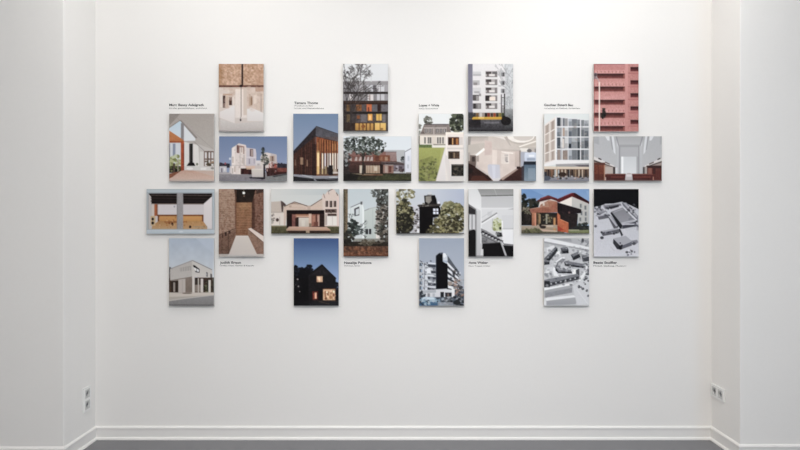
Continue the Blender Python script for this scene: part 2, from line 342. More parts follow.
def p_timberhall():
    p = Pic((38, 22, 300, 418), 0, 6).bg((112, 132, 166), (150, 166, 192))
    p.poly([(38, 242), (172, 96), (172, 152), (38, 264)], (58, 50, 54)); p.poly([(170, 95), (300, 140), (300, 188), (168, 156)], (86, 84, 90), (98, 97, 104)); p.line(172, 96, 300, 141, 3, (64, 60, 64)); p.line(170, 156, 300, 188, 3, (50, 40, 40))
    p.poly([(38, 262), (170, 152), (172, 385), (38, 376)], (78, 50, 42), (66, 44, 40), nz=14)
    for x in range(44, 170, 11): p.line(x, 262-(x-38)*.8, x, 378, 3.5, p.rd.choice([(112, 66, 48), (56, 36, 34), (98, 60, 46), (120, 76, 54)]), .75)
    p.rect(80, 278, 97, 320, (150, 118, 96)); p.rect(116, 290, 124, 330, (128, 98, 80)); p.rect(150, 200, 172, 385, (52, 34, 34), al=.6); p.rect(48, 290, 56, 325, (120, 92, 78))
    p.poly([(172, 157), (300, 189), (300, 385), (172, 385)], (152, 86, 50), (120, 78, 56), nz=14)
    for x in (186, 199, 214, 230, 243, 258, 272, 286): p.rect(x, 170+(x-186)*.12, x+5, 382, (86, 50, 36)); p.rect(x+6, 172+(x-186)*.12, x+10, 250, (206, 128, 76))
    p.rect(172, 157, 300, 246, (110, 66, 44), al=.2)
    p.rect(176, 240, 190, 376, (252, 220, 150), (240, 206, 140)); p.rect(177, 330, 188, 376, (226, 180, 110))
    for x, q in ((205, (246, 226, 196)), (220, (214, 214, 222)), (236, (190, 176, 164)), (249, (236, 228, 222)), (264, (246, 232, 206)), (278, (232, 220, 206)), (292, (210, 196, 186))): p.rect(x, 252, x+8, 345, q)
    for x in (180, 193, 208, 222, 238, 251, 266, 280, 294): p.rect(x, 190+(x-186)*.1, x+4, 256, p.rd.choice([(214, 150, 98), (96, 56, 40), (176, 104, 62)]), al=.7)
    p.rect(172, 240, 300, 250, (120, 70, 46), al=.5); p.rect(190, 345, 300, 383, (104, 78, 62)); p.rect(204, 342, 212, 376, (196, 168, 120)); p.rect(222, 330, 232, 376, (150, 128, 96)); p.rect(243, 324, 268, 382, (46, 38, 40)); p.rect(236, 334, 246, 372, (62, 50, 48)); p.rect(270, 345, 290, 372, (170, 150, 130)); p.rect(268, 362, 300, 372, (200, 190, 180))
    p.sat = .74
    p.poly([(38, 376), (172, 386), (300, 384), (300, 402), (168, 404), (38, 388)], (152, 152, 160), (130, 130, 138)); p.poly([(38, 388), (170, 403), (300, 400), (300, 418), (38, 418)], (40, 38, 42), (52, 52, 56)); p.line(160, 404, 174, 418, 9, (136, 136, 144)); p.line(90, 380, 150, 396, 4, (186, 186, 192)); p.oval(270, 394, 26, 5, (168, 170, 176)); p.line(222, 402, 300, 412, 3, (110, 112, 118))
    return p.done()
def p_lawnvilla():
    p = Pic((40, 20, 302, 422), 0, 7).bg((226, 229, 228))
    p.leaves(70, 40, 116, 84, 34, 8, [(104, 104, 96), (84, 84, 78), (124, 124, 116)]); p.leaves(222, 14, 306, 132, 110, 12, [(66, 70, 58), (88, 92, 76), (52, 54, 46), (110, 114, 96), (44, 46, 40)]); p.leaves(40, 84, 56, 150, 12, 8, [(120, 120, 112)])
    p.poly([(48, 146), (72, 84), (216, 82), (232, 146)], (134, 124, 120), (118, 108, 104), nz=10); p.rect(72, 82, 214, 88, (98, 92, 92))
    for x in (78, 100, 142, 164, 184): p.rect(x-4, 104, x+18, 138, (158, 148, 142)); p.rect(x, 110, x+13, 134, (96, 92, 92)); p.rect(x+4, 112, x+8, 132, (196, 190, 186))
    p.rect(70, 102, 122, 108, (186, 176, 170)); p.rect(136, 102, 204, 108, (186, 176, 170)); p.rect(122, 100, 134, 150, (168, 158, 152))
    p.rect(46, 142, 200, 208, (226, 216, 204), nz=6); p.rect(46, 142, 200, 150, (180, 168, 158))
    for x in (72, 92, 104, 146, 160, 176): p.rect(x, 160, x+11, 198, (148, 142, 136)); p.rect(x+3, 162, x+7, 196, (100, 96, 92))
    p.rect(118, 156, 142, 208, (212, 200, 188)); p.rect(40, 150, 47, 212, (116, 114, 104)); p.rect(40, 204, 118, 224, (104, 116, 78), nz=20); p.rect(118, 206, 200, 224, (226, 220, 210)); p.rect(125, 200, 195, 208, (150, 144, 130), nz=20)
    p.rect(40, 222, 200, 422, (158, 162, 98), (140, 144, 88), nz=9); p.poly([(40, 300), (120, 270), (150, 330), (140, 422), (40, 422)], (120, 124, 78), al=.6, nz=20)
    p.leaves(36, 290, 150, 425, 120, 9, [(96, 100, 66), (128, 130, 84), (78, 82, 56), (150, 152, 104), (108, 106, 80)], False, .65); p.poly([(170, 222), (192, 222), (172, 320), (160, 320)], (172, 172, 112), al=.6)
    p.poly([(192, 222), (216, 236), (240, 422), (138, 422)], (226, 219, 216), (216, 209, 206)); p.line(192, 224, 140, 420, 3, (190, 184, 170))
    p.rect(196, 130, 302, 422, (232, 220, 211), (222, 214, 208), nz=4); p.rect(196, 130, 302, 142, (238, 228, 214)); p.rect(200, 140, 204, 320, (240, 232, 226)); p.poly([(196, 260), (216, 290), (232, 422), (212, 422), (192, 300)], (214, 206, 201))
    p.rect(210, 160, 274, 206, (84, 56, 44)); p.rect(234, 166, 240, 204, (226, 170, 110)); p.rect(256, 168, 270, 204, (170, 112, 72)); p.rect(215, 168, 230, 204, (58, 40, 36)); p.rect(276, 160, 296, 206, (208, 198, 192)); p.rect(205, 222, 302, 232, (204, 196, 190))
    p.rect(212, 244, 277, 288, (84, 72, 62)); p.rect(222, 252, 236, 284, (56, 48, 42)); p.rect(242, 252, 250, 284, (140, 118, 98)); p.rect(256, 256, 272, 280, (96, 76, 62)); p.rect(230, 320, 302, 390, (52, 48, 44)); p.rect(230, 320, 302, 328, (96, 90, 84)); p.leaves(236, 335, 300, 386, 18, 8, [(74, 70, 60), (40, 38, 36), (92, 84, 74)]); p.rect(222, 390, 302, 422, (206, 200, 195))
    return p.done()
def p_gridoffice():
    p = Pic((42, 22, 308, 430), 0, 8).bg((216, 221, 219), (208, 210, 208))
    p.poly([(42, 92), (112, 40), (112, 302), (42, 326)], (224, 214, 206)); p.face((44, 98), (110, 50), (110, 300), (44, 320), 2, 4, .13, .07, (172, 154, 142), 12); p.face((44, 98), (110, 50), (110, 300), (44, 320), 4, 4, .36, .12, (196, 180, 168), 8); p.rect(106, 40, 117, 305, (232, 227, 222))
    p.poly([(112, 38), (308, 62), (308, 304), (112, 304)], (222, 222, 224))
    for y0, y1 in ((46, 98), (106, 160), (166, 232), (240, 300)):
        for x0, x1, c in ((119, 138, (92, 98, 106)), (139, 146, (160, 160, 162)), (151, 164, (126, 128, 134)), (165, 182, (150, 148, 148)), (186, 205, (118, 124, 132)), (206, 236, (142, 146, 150)), (238, 253, (92, 96, 102)), (260, 278, (122, 126, 130)), (279, 304, (112, 116, 122))):
            t = (x0-112)*.1 if y0 < 60 else 0
            q = p.rd.uniform(-26, 26); p.rect(x0, y0+t, x1, y1, [v+q for v in c])
            if p.rd.random() < .6: p.rect(x0, y0+t, x1, y0+t+(y1-y0)*p.rd.uniform(.25, .6), [min(v+q+44, 210) for v in c], al=.8)
    p.sat = .74; p.leaves(119, 60, 304, 300, 40, 8, [(150, 140, 132), (120, 120, 124), (168, 160, 154)], False, .35)
    p.rect(152, 110, 164, 158, (176, 150, 132)); p.rect(120, 240, 137, 300, (150, 132, 124)); p.rect(152, 244, 180, 298, (146, 128, 120)); p.rect(150, 172, 162, 230, (206, 196, 186)); p.rect(188, 205, 200, 228, (40, 44, 54))
    p.poly([(42, 326), (112, 300), (308, 303), (308, 322), (112, 328), (42, 340)], (230, 227, 226)); p.poly([(112, 326), (308, 320), (308, 352), (112, 340)], (170, 167, 168), (140, 138, 140)); p.poly([(220, 332), (308, 330), (308, 346), (250, 342)], (104, 98, 104))
    p.poly([(42, 340), (308, 342), (308, 366), (42, 356)], (216, 196, 172)); p.rect(42, 356, 308, 410, (116, 92, 74), (84, 70, 64))
    for x in range(44, 308, 20): p.rect(x, 358, x+8, 408, p.rd.choice([(190, 168, 146), (168, 176, 180), (150, 120, 96), (60, 50, 48), (130, 96, 74)]))
    p.rect(112, 340, 120, 400, (206, 184, 158)); p.rect(180, 358, 190, 410, (50, 44, 44)); p.oval(150, 388, 24, 14, (70, 54, 46)); p.rect(42, 372, 60, 398, (64, 66, 72))
    p.rect(42, 404, 308, 430, (140, 140, 146), (120, 120, 128), nz=10); p.oval(58, 410, 24, 14, (86, 92, 104)); p.leaves(90, 398, 300, 416, 24, 7, [(90, 84, 78), (180, 178, 178), (60, 62, 68), (152, 110, 90)], False)
    return p.done()
# ---- second row, wide
def p_whitehouses():
    p = Pic((42, 35, 607, 408), 1, 9).bg((110, 128, 170), (140, 156, 192))
    p.rect(42, 262, 132, 296, (58, 56, 70)); p.leaves(42, 255, 132, 285, 16, 11, [(60, 58, 72), (80, 70, 80)]); p.rect(520, 264, 607, 300, (54, 50, 64)); p.leaves(520, 260, 607, 285, 12, 10, [(60, 56, 68)])
    p.rect(44, 284, 106, 336, (190, 186, 192)); p.rect(60, 300, 72, 334, (120, 116, 126)); p.rect(84, 296, 96, 320, (214, 210, 212)); p.oval(95, 262, 8, 10, (170, 80, 90)); p.oval(134, 222, 9, 10, (200, 206, 220))
    p.rect(42, 334, 607, 408, (140, 134, 138), (124, 120, 126), nz=8); p.rect(42, 336, 200, 350, (170, 162, 164))
    p.poly([(128, 340), (132, 285), (148, 280), (148, 340)], (206, 194, 190))
    p.poly([(146, 348), (148, 135), (206, 95), (265, 108), (270, 130), (270, 345), (222, 352)], (218, 202, 195), nz=6); p.poly([(146, 348), (148, 135), (172, 118), (180, 350)], (230, 216, 208)); p.poly([(190, 108), (252, 120), (252, 184), (190, 172)], (156, 118, 108)); p.rect(212, 128, 244, 184, (222, 206, 196)); p.poly([(190, 108), (205, 112), (205, 176), (190, 172)], (120, 84, 80)); p.rect(226, 130, 234, 170, (176, 150, 138))
    for x, y in ((158, 210), (175, 285), (240, 215), (212, 285)): p.rect(x-6, y, x+5, y+46, (176, 156, 148)); p.rect(x-2, y+4, x+4, y+44, (214, 190, 170))
    p.rect(246, 190, 254, 275, (180, 164, 158)); p.rect(148, 274, 268, 278, (180, 164, 156))
    p.rect(262, 276, 350, 304, (214, 176, 150)); p.rect(214, 110, 220, 348, (176, 158, 150), al=.7); p.leaves(150, 130, 262, 340, 20, 6, [(190, 172, 164), (168, 148, 140)], False, .5)
    p.poly([(268, 130), (345, 140), (352, 180), (350, 280), (268, 282)], (202, 192, 198), (190, 180, 190)); p.poly([(298, 140), (326, 143), (326, 206), (298, 202)], (116, 92, 94)); p.rect(308, 148, 322, 200, (174, 150, 140)); p.rect(270, 206, 350, 212, (214, 206, 208)); p.rect(288, 222, 300, 265, (150, 142, 156)); p.rect(330, 222, 338, 262, (160, 152, 164))
    p.rect(345, 236, 392, 300, (208, 200, 200)); p.rect(358, 262, 380, 300, (176, 166, 168)); p.poly([(384, 305), (386, 205), (402, 175), (440, 170), (515, 186), (524, 304)], (210, 196, 188), nz=6); p.poly([(470, 178), (520, 188), (524, 304), (480, 300)], (188, 174, 172)); p.rect(462, 198, 502, 244, (176, 148, 130)); p.rect(478, 202, 492, 240, (120, 98, 90)); p.rect(398, 212, 412, 250, (166, 150, 144)); p.rect(455, 262, 520, 300, (176, 84, 70)); p.oval(470, 280, 12, 18, (206, 180, 170)); p.rect(484, 258, 500, 300, (150, 132, 130))
    p.rect(222, 302, 316, 350, (84, 46, 42)); p.rect(232, 306, 250, 346, (60, 34, 36)); p.rect(270, 300, 320, 312, (196, 150, 120)); p.rect(288, 314, 306, 352, (66, 40, 44)); p.rect(150, 300, 160, 345, (186, 170, 160)); p.rect(206, 300, 222, 350, (224, 210, 200))
    p.poly([(430, 300), (607, 295), (607, 345), (440, 368)], (86, 50, 46), (70, 42, 42), nz=20, cell=6); p.rect(524, 298, 607, 330, (132, 74, 64), nz=14); p.rect(520, 290, 607, 298, (70, 60, 70))
    p.rect(340, 276, 392, 308, (196, 180, 174)); p.leaves(425, 250, 525, 345, 30, 8, [(84, 46, 44), (150, 84, 76), (58, 40, 44), (176, 140, 130)], False, .7)
    p.poly([(290, 376), (312, 372), (425, 374), (420, 392), (300, 384)], (58, 54, 66)); p.poly([(310, 306), (400, 304), (422, 312), (418, 374), (316, 374)], (208, 196, 184), (190, 180, 176)); p.line(310, 306, 422, 310, 4, (226, 216, 206)); p.poly([(425, 372), (607, 342), (607, 408), (430, 408)], (112, 116, 114), (128, 128, 128)); p.poly([(480, 366), (607, 345), (607, 352), (500, 374)], (70, 72, 74))
    p.sat = .68
    p.leaves(396, 130, 416, 200, 26, 8, [(60, 66, 72), (80, 86, 82)]); p.leaves(392, 186, 452, 282, 44, 9, [(74, 80, 76), (108, 108, 96), (58, 62, 64), (136, 130, 118)]); p.rect(410, 270, 424, 390, (62, 54, 58)); p.oval(402, 385, 16, 10, (54, 50, 58)); p.line(410, 170, 424, 300, 4, (70, 66, 66))
    return p.done()
def p_brickpavilion():
    p = Pic((45, 37, 607, 405), 1, 10).bg((212, 220, 226), (222, 226, 230))
    p.rect(45, 160, 130, 320, (120, 118, 116), nz=50, cell=9); p.leaves(520, 200, 552, 255, 20, 8, [(66, 74, 78), (88, 96, 100)])
    p.poly([(84, 166), (130, 150), (300, 160), (482, 166), (486, 250), (84, 340)], (166, 116, 106), (140, 92, 84), nz=10); p.rect(395, 166, 482, 240, (184, 150, 146), (172, 136, 130)); p.line(390, 166, 484, 166, 4, (112, 92, 92))
    p.rect(84, 200, 300, 246, (146, 94, 82)); 
    for x in (92, 138, 172, 205, 235, 265): p.rect(x, 206, x+24, 238, (218, 198, 188)); p.poly([(x, 206), (x+12, 206), (x, 238)], (140, 104, 94))
    p.rect(298, 192, 430, 244, (154, 90, 62)); p.rect(310, 200, 340, 240, (120, 70, 52)); p.rect(352, 204, 370, 236, (176, 116, 84)); p.rect(388, 206, 412, 236, (196, 150, 120)); p.poly([(84, 240), (180, 250), (180, 345), (84, 340)], (98, 60, 52), (70, 44, 40))
    p.rect(120, 246, 370, 275, (96, 62, 54)); p.rect(178, 272, 370, 352, (84, 54, 46)); p.rect(180, 275, 210, 342, (252, 232, 200)); p.rect(212, 275, 232, 345, (62, 42, 38)); p.rect(232, 276, 348, 352, (226, 198, 164), (206, 168, 132))
    for x in (244, 262, 286, 308, 330): p.rect(x, 276, x+5, 350, (170, 130, 100))
    p.rect(300, 285, 326, 320, (246, 228, 196)); p.rect(348, 262, 374, 352, (50, 30, 28)); p.rect(374, 274, 460, 340, (172, 128, 112), nz=14); p.rect(388, 280, 412, 335, (214, 184, 166)); p.rect(420, 282, 442, 330, (120, 66, 56)); p.rect(460, 270, 552, 325, (132, 122, 134)); p.rect(480, 278, 500, 318, (196, 190, 200)); p.rect(506, 284, 530, 312, (96, 84, 96)); p.leaves(470, 295, 550, 330, 14, 9, [(90, 70, 72), (120, 112, 112)])
    p.poly([(360, 246), (486, 244), (552, 258), (552, 272), (360, 270)], (96, 80, 80)); p.line(360, 246, 552, 258, 4, (140, 126, 126)); p.rect(486, 160, 550, 244, (220, 226, 230)); p.leaves(522, 204, 550, 250, 14, 8, [(66, 74, 78), (92, 100, 104)])
    p.poly([(552, 166), (607, 136), (607, 340), (552, 334)], (220, 223, 232), (206, 208, 220)); p.line(552, 166, 607, 136, 6, (122, 126, 134)); p.rect(575, 200, 590, 240, (190, 196, 210)); p.rect(572, 268, 584, 300, (176, 180, 192)); p.rect(486, 150, 550, 200, (218, 224, 228)); p.rect(548, 165, 554, 334, (160, 164, 174))
    p.rect(45, 340, 607, 405, (56, 52, 40), (64, 62, 42), nz=10); p.poly([(45, 320), (180, 345), (150, 405), (45, 405)], (42, 38, 34), nz=10); p.poly([(330, 350), (607, 340), (607, 390), (300, 405)], (80, 84, 54), al=.6, nz=10); p.rect(200, 346, 370, 358, (120, 86, 64)); p.poly([(45, 235), (84, 240), (100, 345), (45, 350)], (58, 50, 48), nz=20); p.poly([(110, 342), (190, 342), (300, 352), (190, 352)], (150, 130, 106)); p.rect(560, 332, 607, 344, (120, 116, 108)); p.rect(45, 398, 607, 405, (38, 38, 30))
    p.sat = .7; p.rect(45, 150, 552, 345, (70, 60, 58), al=.28)
    p.line(206, 350, 212, 250, 17, (60, 50, 45)); p.line(196, 200, 120, 100, 8, (64, 56, 52)); p.line(210, 230, 232, 90, 12, (66, 58, 52)); p.line(215, 200, 320, 120, 7, (66, 58, 54)); p.line(195, 150, 212, 260, 10, (66, 56, 50))
    p.leaves(45, 20, 270, 175, 130, 13, [(64, 70, 66), (88, 94, 88), (52, 56, 54), (110, 116, 110), (160, 168, 168)]); p.leaves(180, 37, 392, 200, 120, 12, [(62, 68, 62), (86, 92, 84), (50, 54, 50), (120, 128, 120)]); p.leaves(60, 37, 380, 170, 60, 6, [(200, 208, 212), (186, 194, 198), (150, 158, 160)], True, .8); p.leaves(50, 37, 400, 190, 160, 7, [(48, 54, 50), (76, 82, 76), (58, 62, 58)], True, .8); p.leaves(45, 60, 110, 280, 44, 11, [(80, 84, 82), (150, 154, 154), (58, 60, 60)]); p.oval(366, 104, 14, 10, (70, 78, 78))
    return p.done()
def p_whiteloft():
    p = Pic((42, 37, 607, 405), 1, 11).bg((204, 190, 178), (200, 186, 176), nz=4); p.grain = 0.1
    p.rect(42, 37, 210, 80, (172, 160, 150), (196, 182, 172)); p.poly([(42, 37), (70, 37), (42, 260)], (150, 142, 134)); p.poly([(42, 110), (180, 90), (180, 140), (42, 200)], (190, 178, 166))
    p.oval(480, 40, 126, 66, (186, 172, 160)); p.oval(480, 34, 116, 58, (238, 230, 220)); p.oval(500, 40, 84, 36, (206, 194, 184)); p.poly([(250, 40), (340, 40), (380, 80), (330, 60)], (226, 216, 208)); p.poly([(340, 45), (365, 45), (400, 120), (385, 110)], (180, 166, 156)); p.poly([(440, 125), (607, 55), (607, 110), (480, 140)], (196, 182, 168)); p.poly([(460, 120), (607, 72), (607, 84), (470, 128)], (236, 228, 216)); p.rect(470, 128, 607, 175, (190, 178, 166)); p.rect(474, 135, 540, 170, (226, 218, 208))
    p.poly([(110, 200), (180, 145), (480, 150), (480, 290), (310, 395), (250, 400), (110, 290)], (218, 199, 187), (214, 196, 184), nz=4)
    p.poly([(180, 70), (240, 80), (240, 190), (180, 195)], (206, 180, 170)); p.poly([(190, 90), (236, 90), (236, 130), (190, 130)], (200, 168, 158), al=.6); p.poly([(100, 192), (172, 132), (180, 140), (180, 152), (110, 205)], (246, 240, 232)); p.poly([(240, 140), (480, 150), (470, 165), (300, 156)], (192, 176, 164)); p.poly([(300, 158), (410, 172), (420, 182), (330, 172)], (248, 240, 230)); p.rect(243, 150, 282, 268, (230, 212, 200)); p.rect(282, 155, 318, 300, (210, 190, 178)); p.rect(316, 178, 384, 262, (230, 216, 205)); p.rect(344, 186, 374, 200, (180, 168, 162)); p.rect(348, 205, 370, 240, (166, 156, 152)); p.rect(354, 240, 374, 250, (150, 140, 136)); p.rect(116, 196, 132, 245, (166, 148, 136)); p.rect(108, 200, 114, 290, (170, 152, 142)); p.rect(430, 160, 470, 290, (206, 184, 172), (190, 168, 156)); p.rect(466, 155, 480, 290, (150, 134, 126)); p.oval(437, 240, 8, 6, (200, 180, 160)); p.rect(384, 180, 430, 300, (214, 194, 182))
    p.leaves(110, 60, 470, 330, 60, 34, [(222, 206, 194), (206, 188, 176), (214, 196, 184), (198, 178, 166)], False, .14); p.sat = .68
    p.poly([(42, 190), (110, 195), (110, 292), (42, 270)], (124, 110, 102), (104, 88, 82)); p.rect(75, 205, 100, 245, (78, 66, 62)); p.rect(42, 170, 60, 240, (166, 154, 146)); p.poly([(42, 255), (108, 288), (200, 350), (250, 402), (42, 405)], (62, 38, 34), (66, 38, 32), nz=14); p.poly([(80, 360), (170, 360), (220, 405), (60, 405)], (96, 54, 40), al=.8); p.poly([(110, 250), (130, 290), (210, 345), (200, 355), (105, 292)], (200, 184, 174)); p.poly([(50, 300), (90, 300), (75, 340), (50, 345)], (44, 30, 30))
    p.poly([(300, 398), (470, 290), (500, 290), (505, 405), (300, 405)], (82, 48, 42), (72, 42, 38), nz=10); p.poly([(312, 385), (460, 290), (470, 298), (330, 398)], (170, 140, 126)); p.rect(445, 285, 472, 305, (60, 40, 38))
    p.poly([(205, 275), (220, 266), (304, 270), (310, 388), (255, 402), (210, 345)], (192, 192, 206), (198, 196, 206)); p.poly([(240, 275), (270, 275), (268, 395), (250, 395)], (206, 206, 218)); p.poly([(240, 385), (305, 375), (305, 400), (255, 405)], (206, 202, 204))
    p.rect(478, 165, 607, 260, (170, 172, 184)); p.poly([(505, 172), (607, 166), (607, 242), (512, 242)], (206, 214, 230), (190, 200, 220)); p.rect(545, 188, 590, 206, (228, 232, 240)); p.rect(530, 215, 600, 236, (150, 164, 186)); p.oval(550, 156, 20, 14, (112, 106, 106)); p.rect(592, 140, 607, 170, (140, 134, 132)); p.rect(482, 244, 607, 272, (46, 50, 62)); p.rect(500, 270, 607, 405, (92, 110, 128), (124, 142, 158), nz=10); p.rect(540, 300, 600, 390, (134, 154, 172), al=.7); p.rect(486, 272, 506, 405, (74, 66, 74)); p.poly([(478, 170), (512, 172), (500, 280), (478, 285)], (166, 170, 186))
    return p.done()
def p_greynave():
    p = Pic((45, 37, 615, 410), 1, 12).bg((170, 171, 173)); p.grain = 0.07
    def both(pts, c, c2=None, **kw):
        p.poly(pts, c, c2, **kw); p.poly([(687-x, y) for x, y in pts], c, c2, **kw)
    p.poly([(232, 37), (455, 37), (432, 106), (252, 106)], (166, 166, 168), (178, 178, 180)); both([(45, 37), (205, 37), (245, 110), (252, 300), (225, 300), (45, 205)], (176, 177, 180), (184, 184, 186), nz=4)
    both([(140, 37), (175, 37), (178, 75), (160, 72)], (216, 217, 220)); both([(192, 37), (212, 37), (226, 150), (228, 190), (212, 170)], (212, 214, 217)); both([(182, 37), (192, 37), (206, 150), (200, 150)], (146, 147, 150)); both([(45, 37), (90, 37), (90, 110), (45, 90)], (152, 153, 157), al=.5); both([(236, 60), (246, 85), (252, 180), (242, 190)], (206, 207, 210)); both([(228, 37), (240, 40), (256, 110), (250, 118)], (142, 142, 146))
    p.rect(252, 108, 432, 350, (160, 160, 163), (172, 172, 175)); p.rect(268, 128, 418, 205, (176, 176, 179)); p.rect(240, 120, 262, 350, (186, 187, 190)); p.rect(424, 120, 450, 350, (186, 187, 190)); p.rect(256, 118, 264, 350, (150, 150, 154)); p.rect(418, 118, 426, 350, (148, 148, 152))
    p.rect(274, 206, 402, 350, (200, 203, 206), (214, 216, 218)); p.rect(274, 206, 292, 350, (236, 238, 240)); p.rect(294, 208, 300, 350, (210, 213, 216))
    both([(45, 204), (215, 280), (222, 296), (45, 232)], (212, 206, 202)); both([(45, 232), (222, 294), (222, 304), (45, 250)], (96, 84, 80)); both([(85, 215), (110, 226), (110, 236), (85, 226)], (70, 62, 62)); both([(140, 246), (180, 264), (180, 274), (140, 258)], (116, 104, 100)); both([(45, 246), (225, 300), (225, 352), (45, 352)], (160, 140, 130))
    p.rect(45, 268, 140, 405, (132, 72, 52), (112, 60, 46), nz=14); p.sat = .68; p.rect(80, 270, 88, 405, (96, 52, 42), al=.6); p.rect(45, 350, 140, 405, (90, 50, 42), al=.4); p.rect(45, 256, 140, 276, (106, 66, 54)); p.rect(45, 260, 52, 405, (104, 60, 50)); p.rect(140, 292, 206, 352, (184, 168, 158)); p.rect(206, 292, 226, 352, (80, 70, 68)); p.rect(132, 276, 140, 405, (186, 130, 106)); p.rect(225, 296, 244, 350, (206, 206, 208))
    p.rect(486, 285, 612, 405, (112, 62, 54), (104, 54, 48), nz=12); p.rect(486, 280, 612, 302, (74, 50, 48)); p.rect(540, 292, 560, 350, (84, 50, 48)); p.rect(456, 292, 470, 352, (84, 78, 78)); p.rect(470, 290, 490, 352, (170, 158, 152)); p.rect(500, 300, 530, 352, (150, 96, 84))
    p.poly([(140, 352), (312, 348), (306, 410), (140, 410)], (100, 52, 47), (84, 42, 40), nz=14); p.poly([(364, 348), (540, 352), (545, 410), (372, 410)], (106, 55, 50), (88, 44, 42), nz=14); p.rect(150, 348, 310, 356, (128, 76, 68)); p.rect(366, 348, 540, 356, (130, 78, 70)); p.rect(190, 372, 300, 378, (140, 70, 62)); p.rect(380, 372, 520, 378, (142, 72, 64)); p.rect(140, 376, 148, 405, (206, 180, 168)); p.rect(538, 372, 546, 400, (196, 130, 110)); p.oval(340, 352, 22, 10, (178, 160, 160)); p.poly([(312, 352), (366, 352), (372, 410), (306, 410)], (196, 188, 190), (178, 172, 174)); p.rect(320, 352, 360, 372, (214, 204, 206)); p.rect(45, 400, 615, 410, (120, 104, 100), al=.8)
    return p.done()
# ---- third row, wide
def p_twinopening():
    p = Pic((48, 40, 622, 410), 1, 13).bg((176, 187, 194), (186, 196, 204)); p.grain = 0.14
    p.rect(68, 78, 306, 372, (196, 186, 184)); p.rect(355, 78, 606, 372, (202, 192, 192)); p.rect(48, 68, 622, 78, (152, 164, 172))
    p.poly([(68, 78), (110, 120), (110, 360), (68, 372)], (186, 178, 174)); p.poly([(530, 165), (606, 95), (606, 372), (560, 355), (530, 320)], (218, 208, 208), (206, 198, 198)); p.rect(150, 165, 306, 255, (206, 198, 200)); p.rect(355, 165, 530, 255, (200, 192, 194))
    p.poly([(66, 78), (308, 78), (304, 162), (92, 162), (90, 108)], (38, 28, 28)); p.poly([(356, 78), (606, 78), (606, 96), (530, 162), (358, 162)], (38, 28, 28))
    for y, c in ((92, (104, 92, 86)), (116, (66, 52, 48)), (140, (60, 46, 44))):
        p.line(84, y, 306, y+3, 7, c, .8); p.line(358, y, 600-(y-92)*1.2, y+3, 7, c, .8)
    p.rect(90, 160, 304, 168, (130, 112, 106)); p.rect(358, 160, 530, 168, (130, 112, 106)); p.rect(116, 166, 142, 262, (172, 96, 60)); p.rect(134, 166, 142, 262, (120, 66, 46)); p.rect(95, 165, 116, 275, (204, 190, 180))
    p.oval(284, 186, 7, 8, (150, 150, 156)); p.rect(142, 252, 306, 266, (124, 76, 46)); p.rect(355, 252, 528, 266, (130, 80, 48)); p.rect(150, 264, 306, 306, (206, 142, 84), (190, 126, 74)); p.rect(355, 264, 518, 306, (210, 146, 86), (192, 130, 76)); p.rect(144, 258, 156, 308, (116, 66, 42)); p.rect(516, 258, 528, 314, (110, 66, 46))
    p.poly([(100, 340), (150, 304), (306, 304), (306, 372), (90, 372)], (176, 120, 76), (186, 146, 108)); p.poly([(355, 304), (525, 306), (560, 350), (560, 372), (355, 372)], (182, 126, 80), (190, 146, 106)); p.rect(200, 306, 304, 318, (150, 92, 50)); p.rect(84, 262, 124, 342, (196, 164, 122)); p.oval(102, 288, 10, 13, (54, 42, 40)); p.oval(102, 320, 11, 13, (54, 42, 40))
    p.oval(266, 330, 10, 13, (60, 38, 34)); p.rect(260, 316, 270, 328, (84, 52, 40)); p.oval(416, 352, 10, 11, (46, 32, 32)); p.rect(410, 340, 420, 350, (70, 46, 38)); p.rect(210, 310, 226, 330, (160, 104, 64)); p.oval(240, 322, 8, 8, (140, 86, 52)); p.oval(222, 340, 9, 5, (172, 112, 62)); p.rect(355, 306, 390, 316, (160, 100, 54)); p.poly([(440, 346), (560, 346), (560, 358), (440, 356)], (160, 136, 110))
    p.leaves(150, 262, 300, 360, 26, 7, [(150, 100, 62), (190, 134, 86), (126, 84, 56), (214, 168, 120)], False, .5); p.leaves(358, 300, 540, 366, 24, 7, [(160, 110, 70), (198, 150, 104), (140, 100, 70)], False, .5); p.sat = .74
    p.rect(304, 76, 357, 372, (152, 148, 149), (146, 142, 143), nz=14); p.rect(304, 76, 310, 372, (128, 124, 126)); p.rect(48, 76, 68, 372, (172, 178, 182)); p.rect(62, 80, 68, 372, (150, 152, 156)); p.rect(600, 78, 606, 372, (150, 156, 162)); p.rect(606, 76, 622, 372, (166, 178, 186))
    p.rect(48, 370, 622, 410, (182, 194, 202), (172, 184, 194)); p.line(48, 372, 622, 372, 5, (140, 146, 152)); p.line(240, 402, 600, 404, 5, (160, 172, 182)); p.rect(48, 44, 622, 50, (150, 162, 170), al=.5); p.oval(340, 392, 20, 7, (196, 206, 212))
    return p.done()
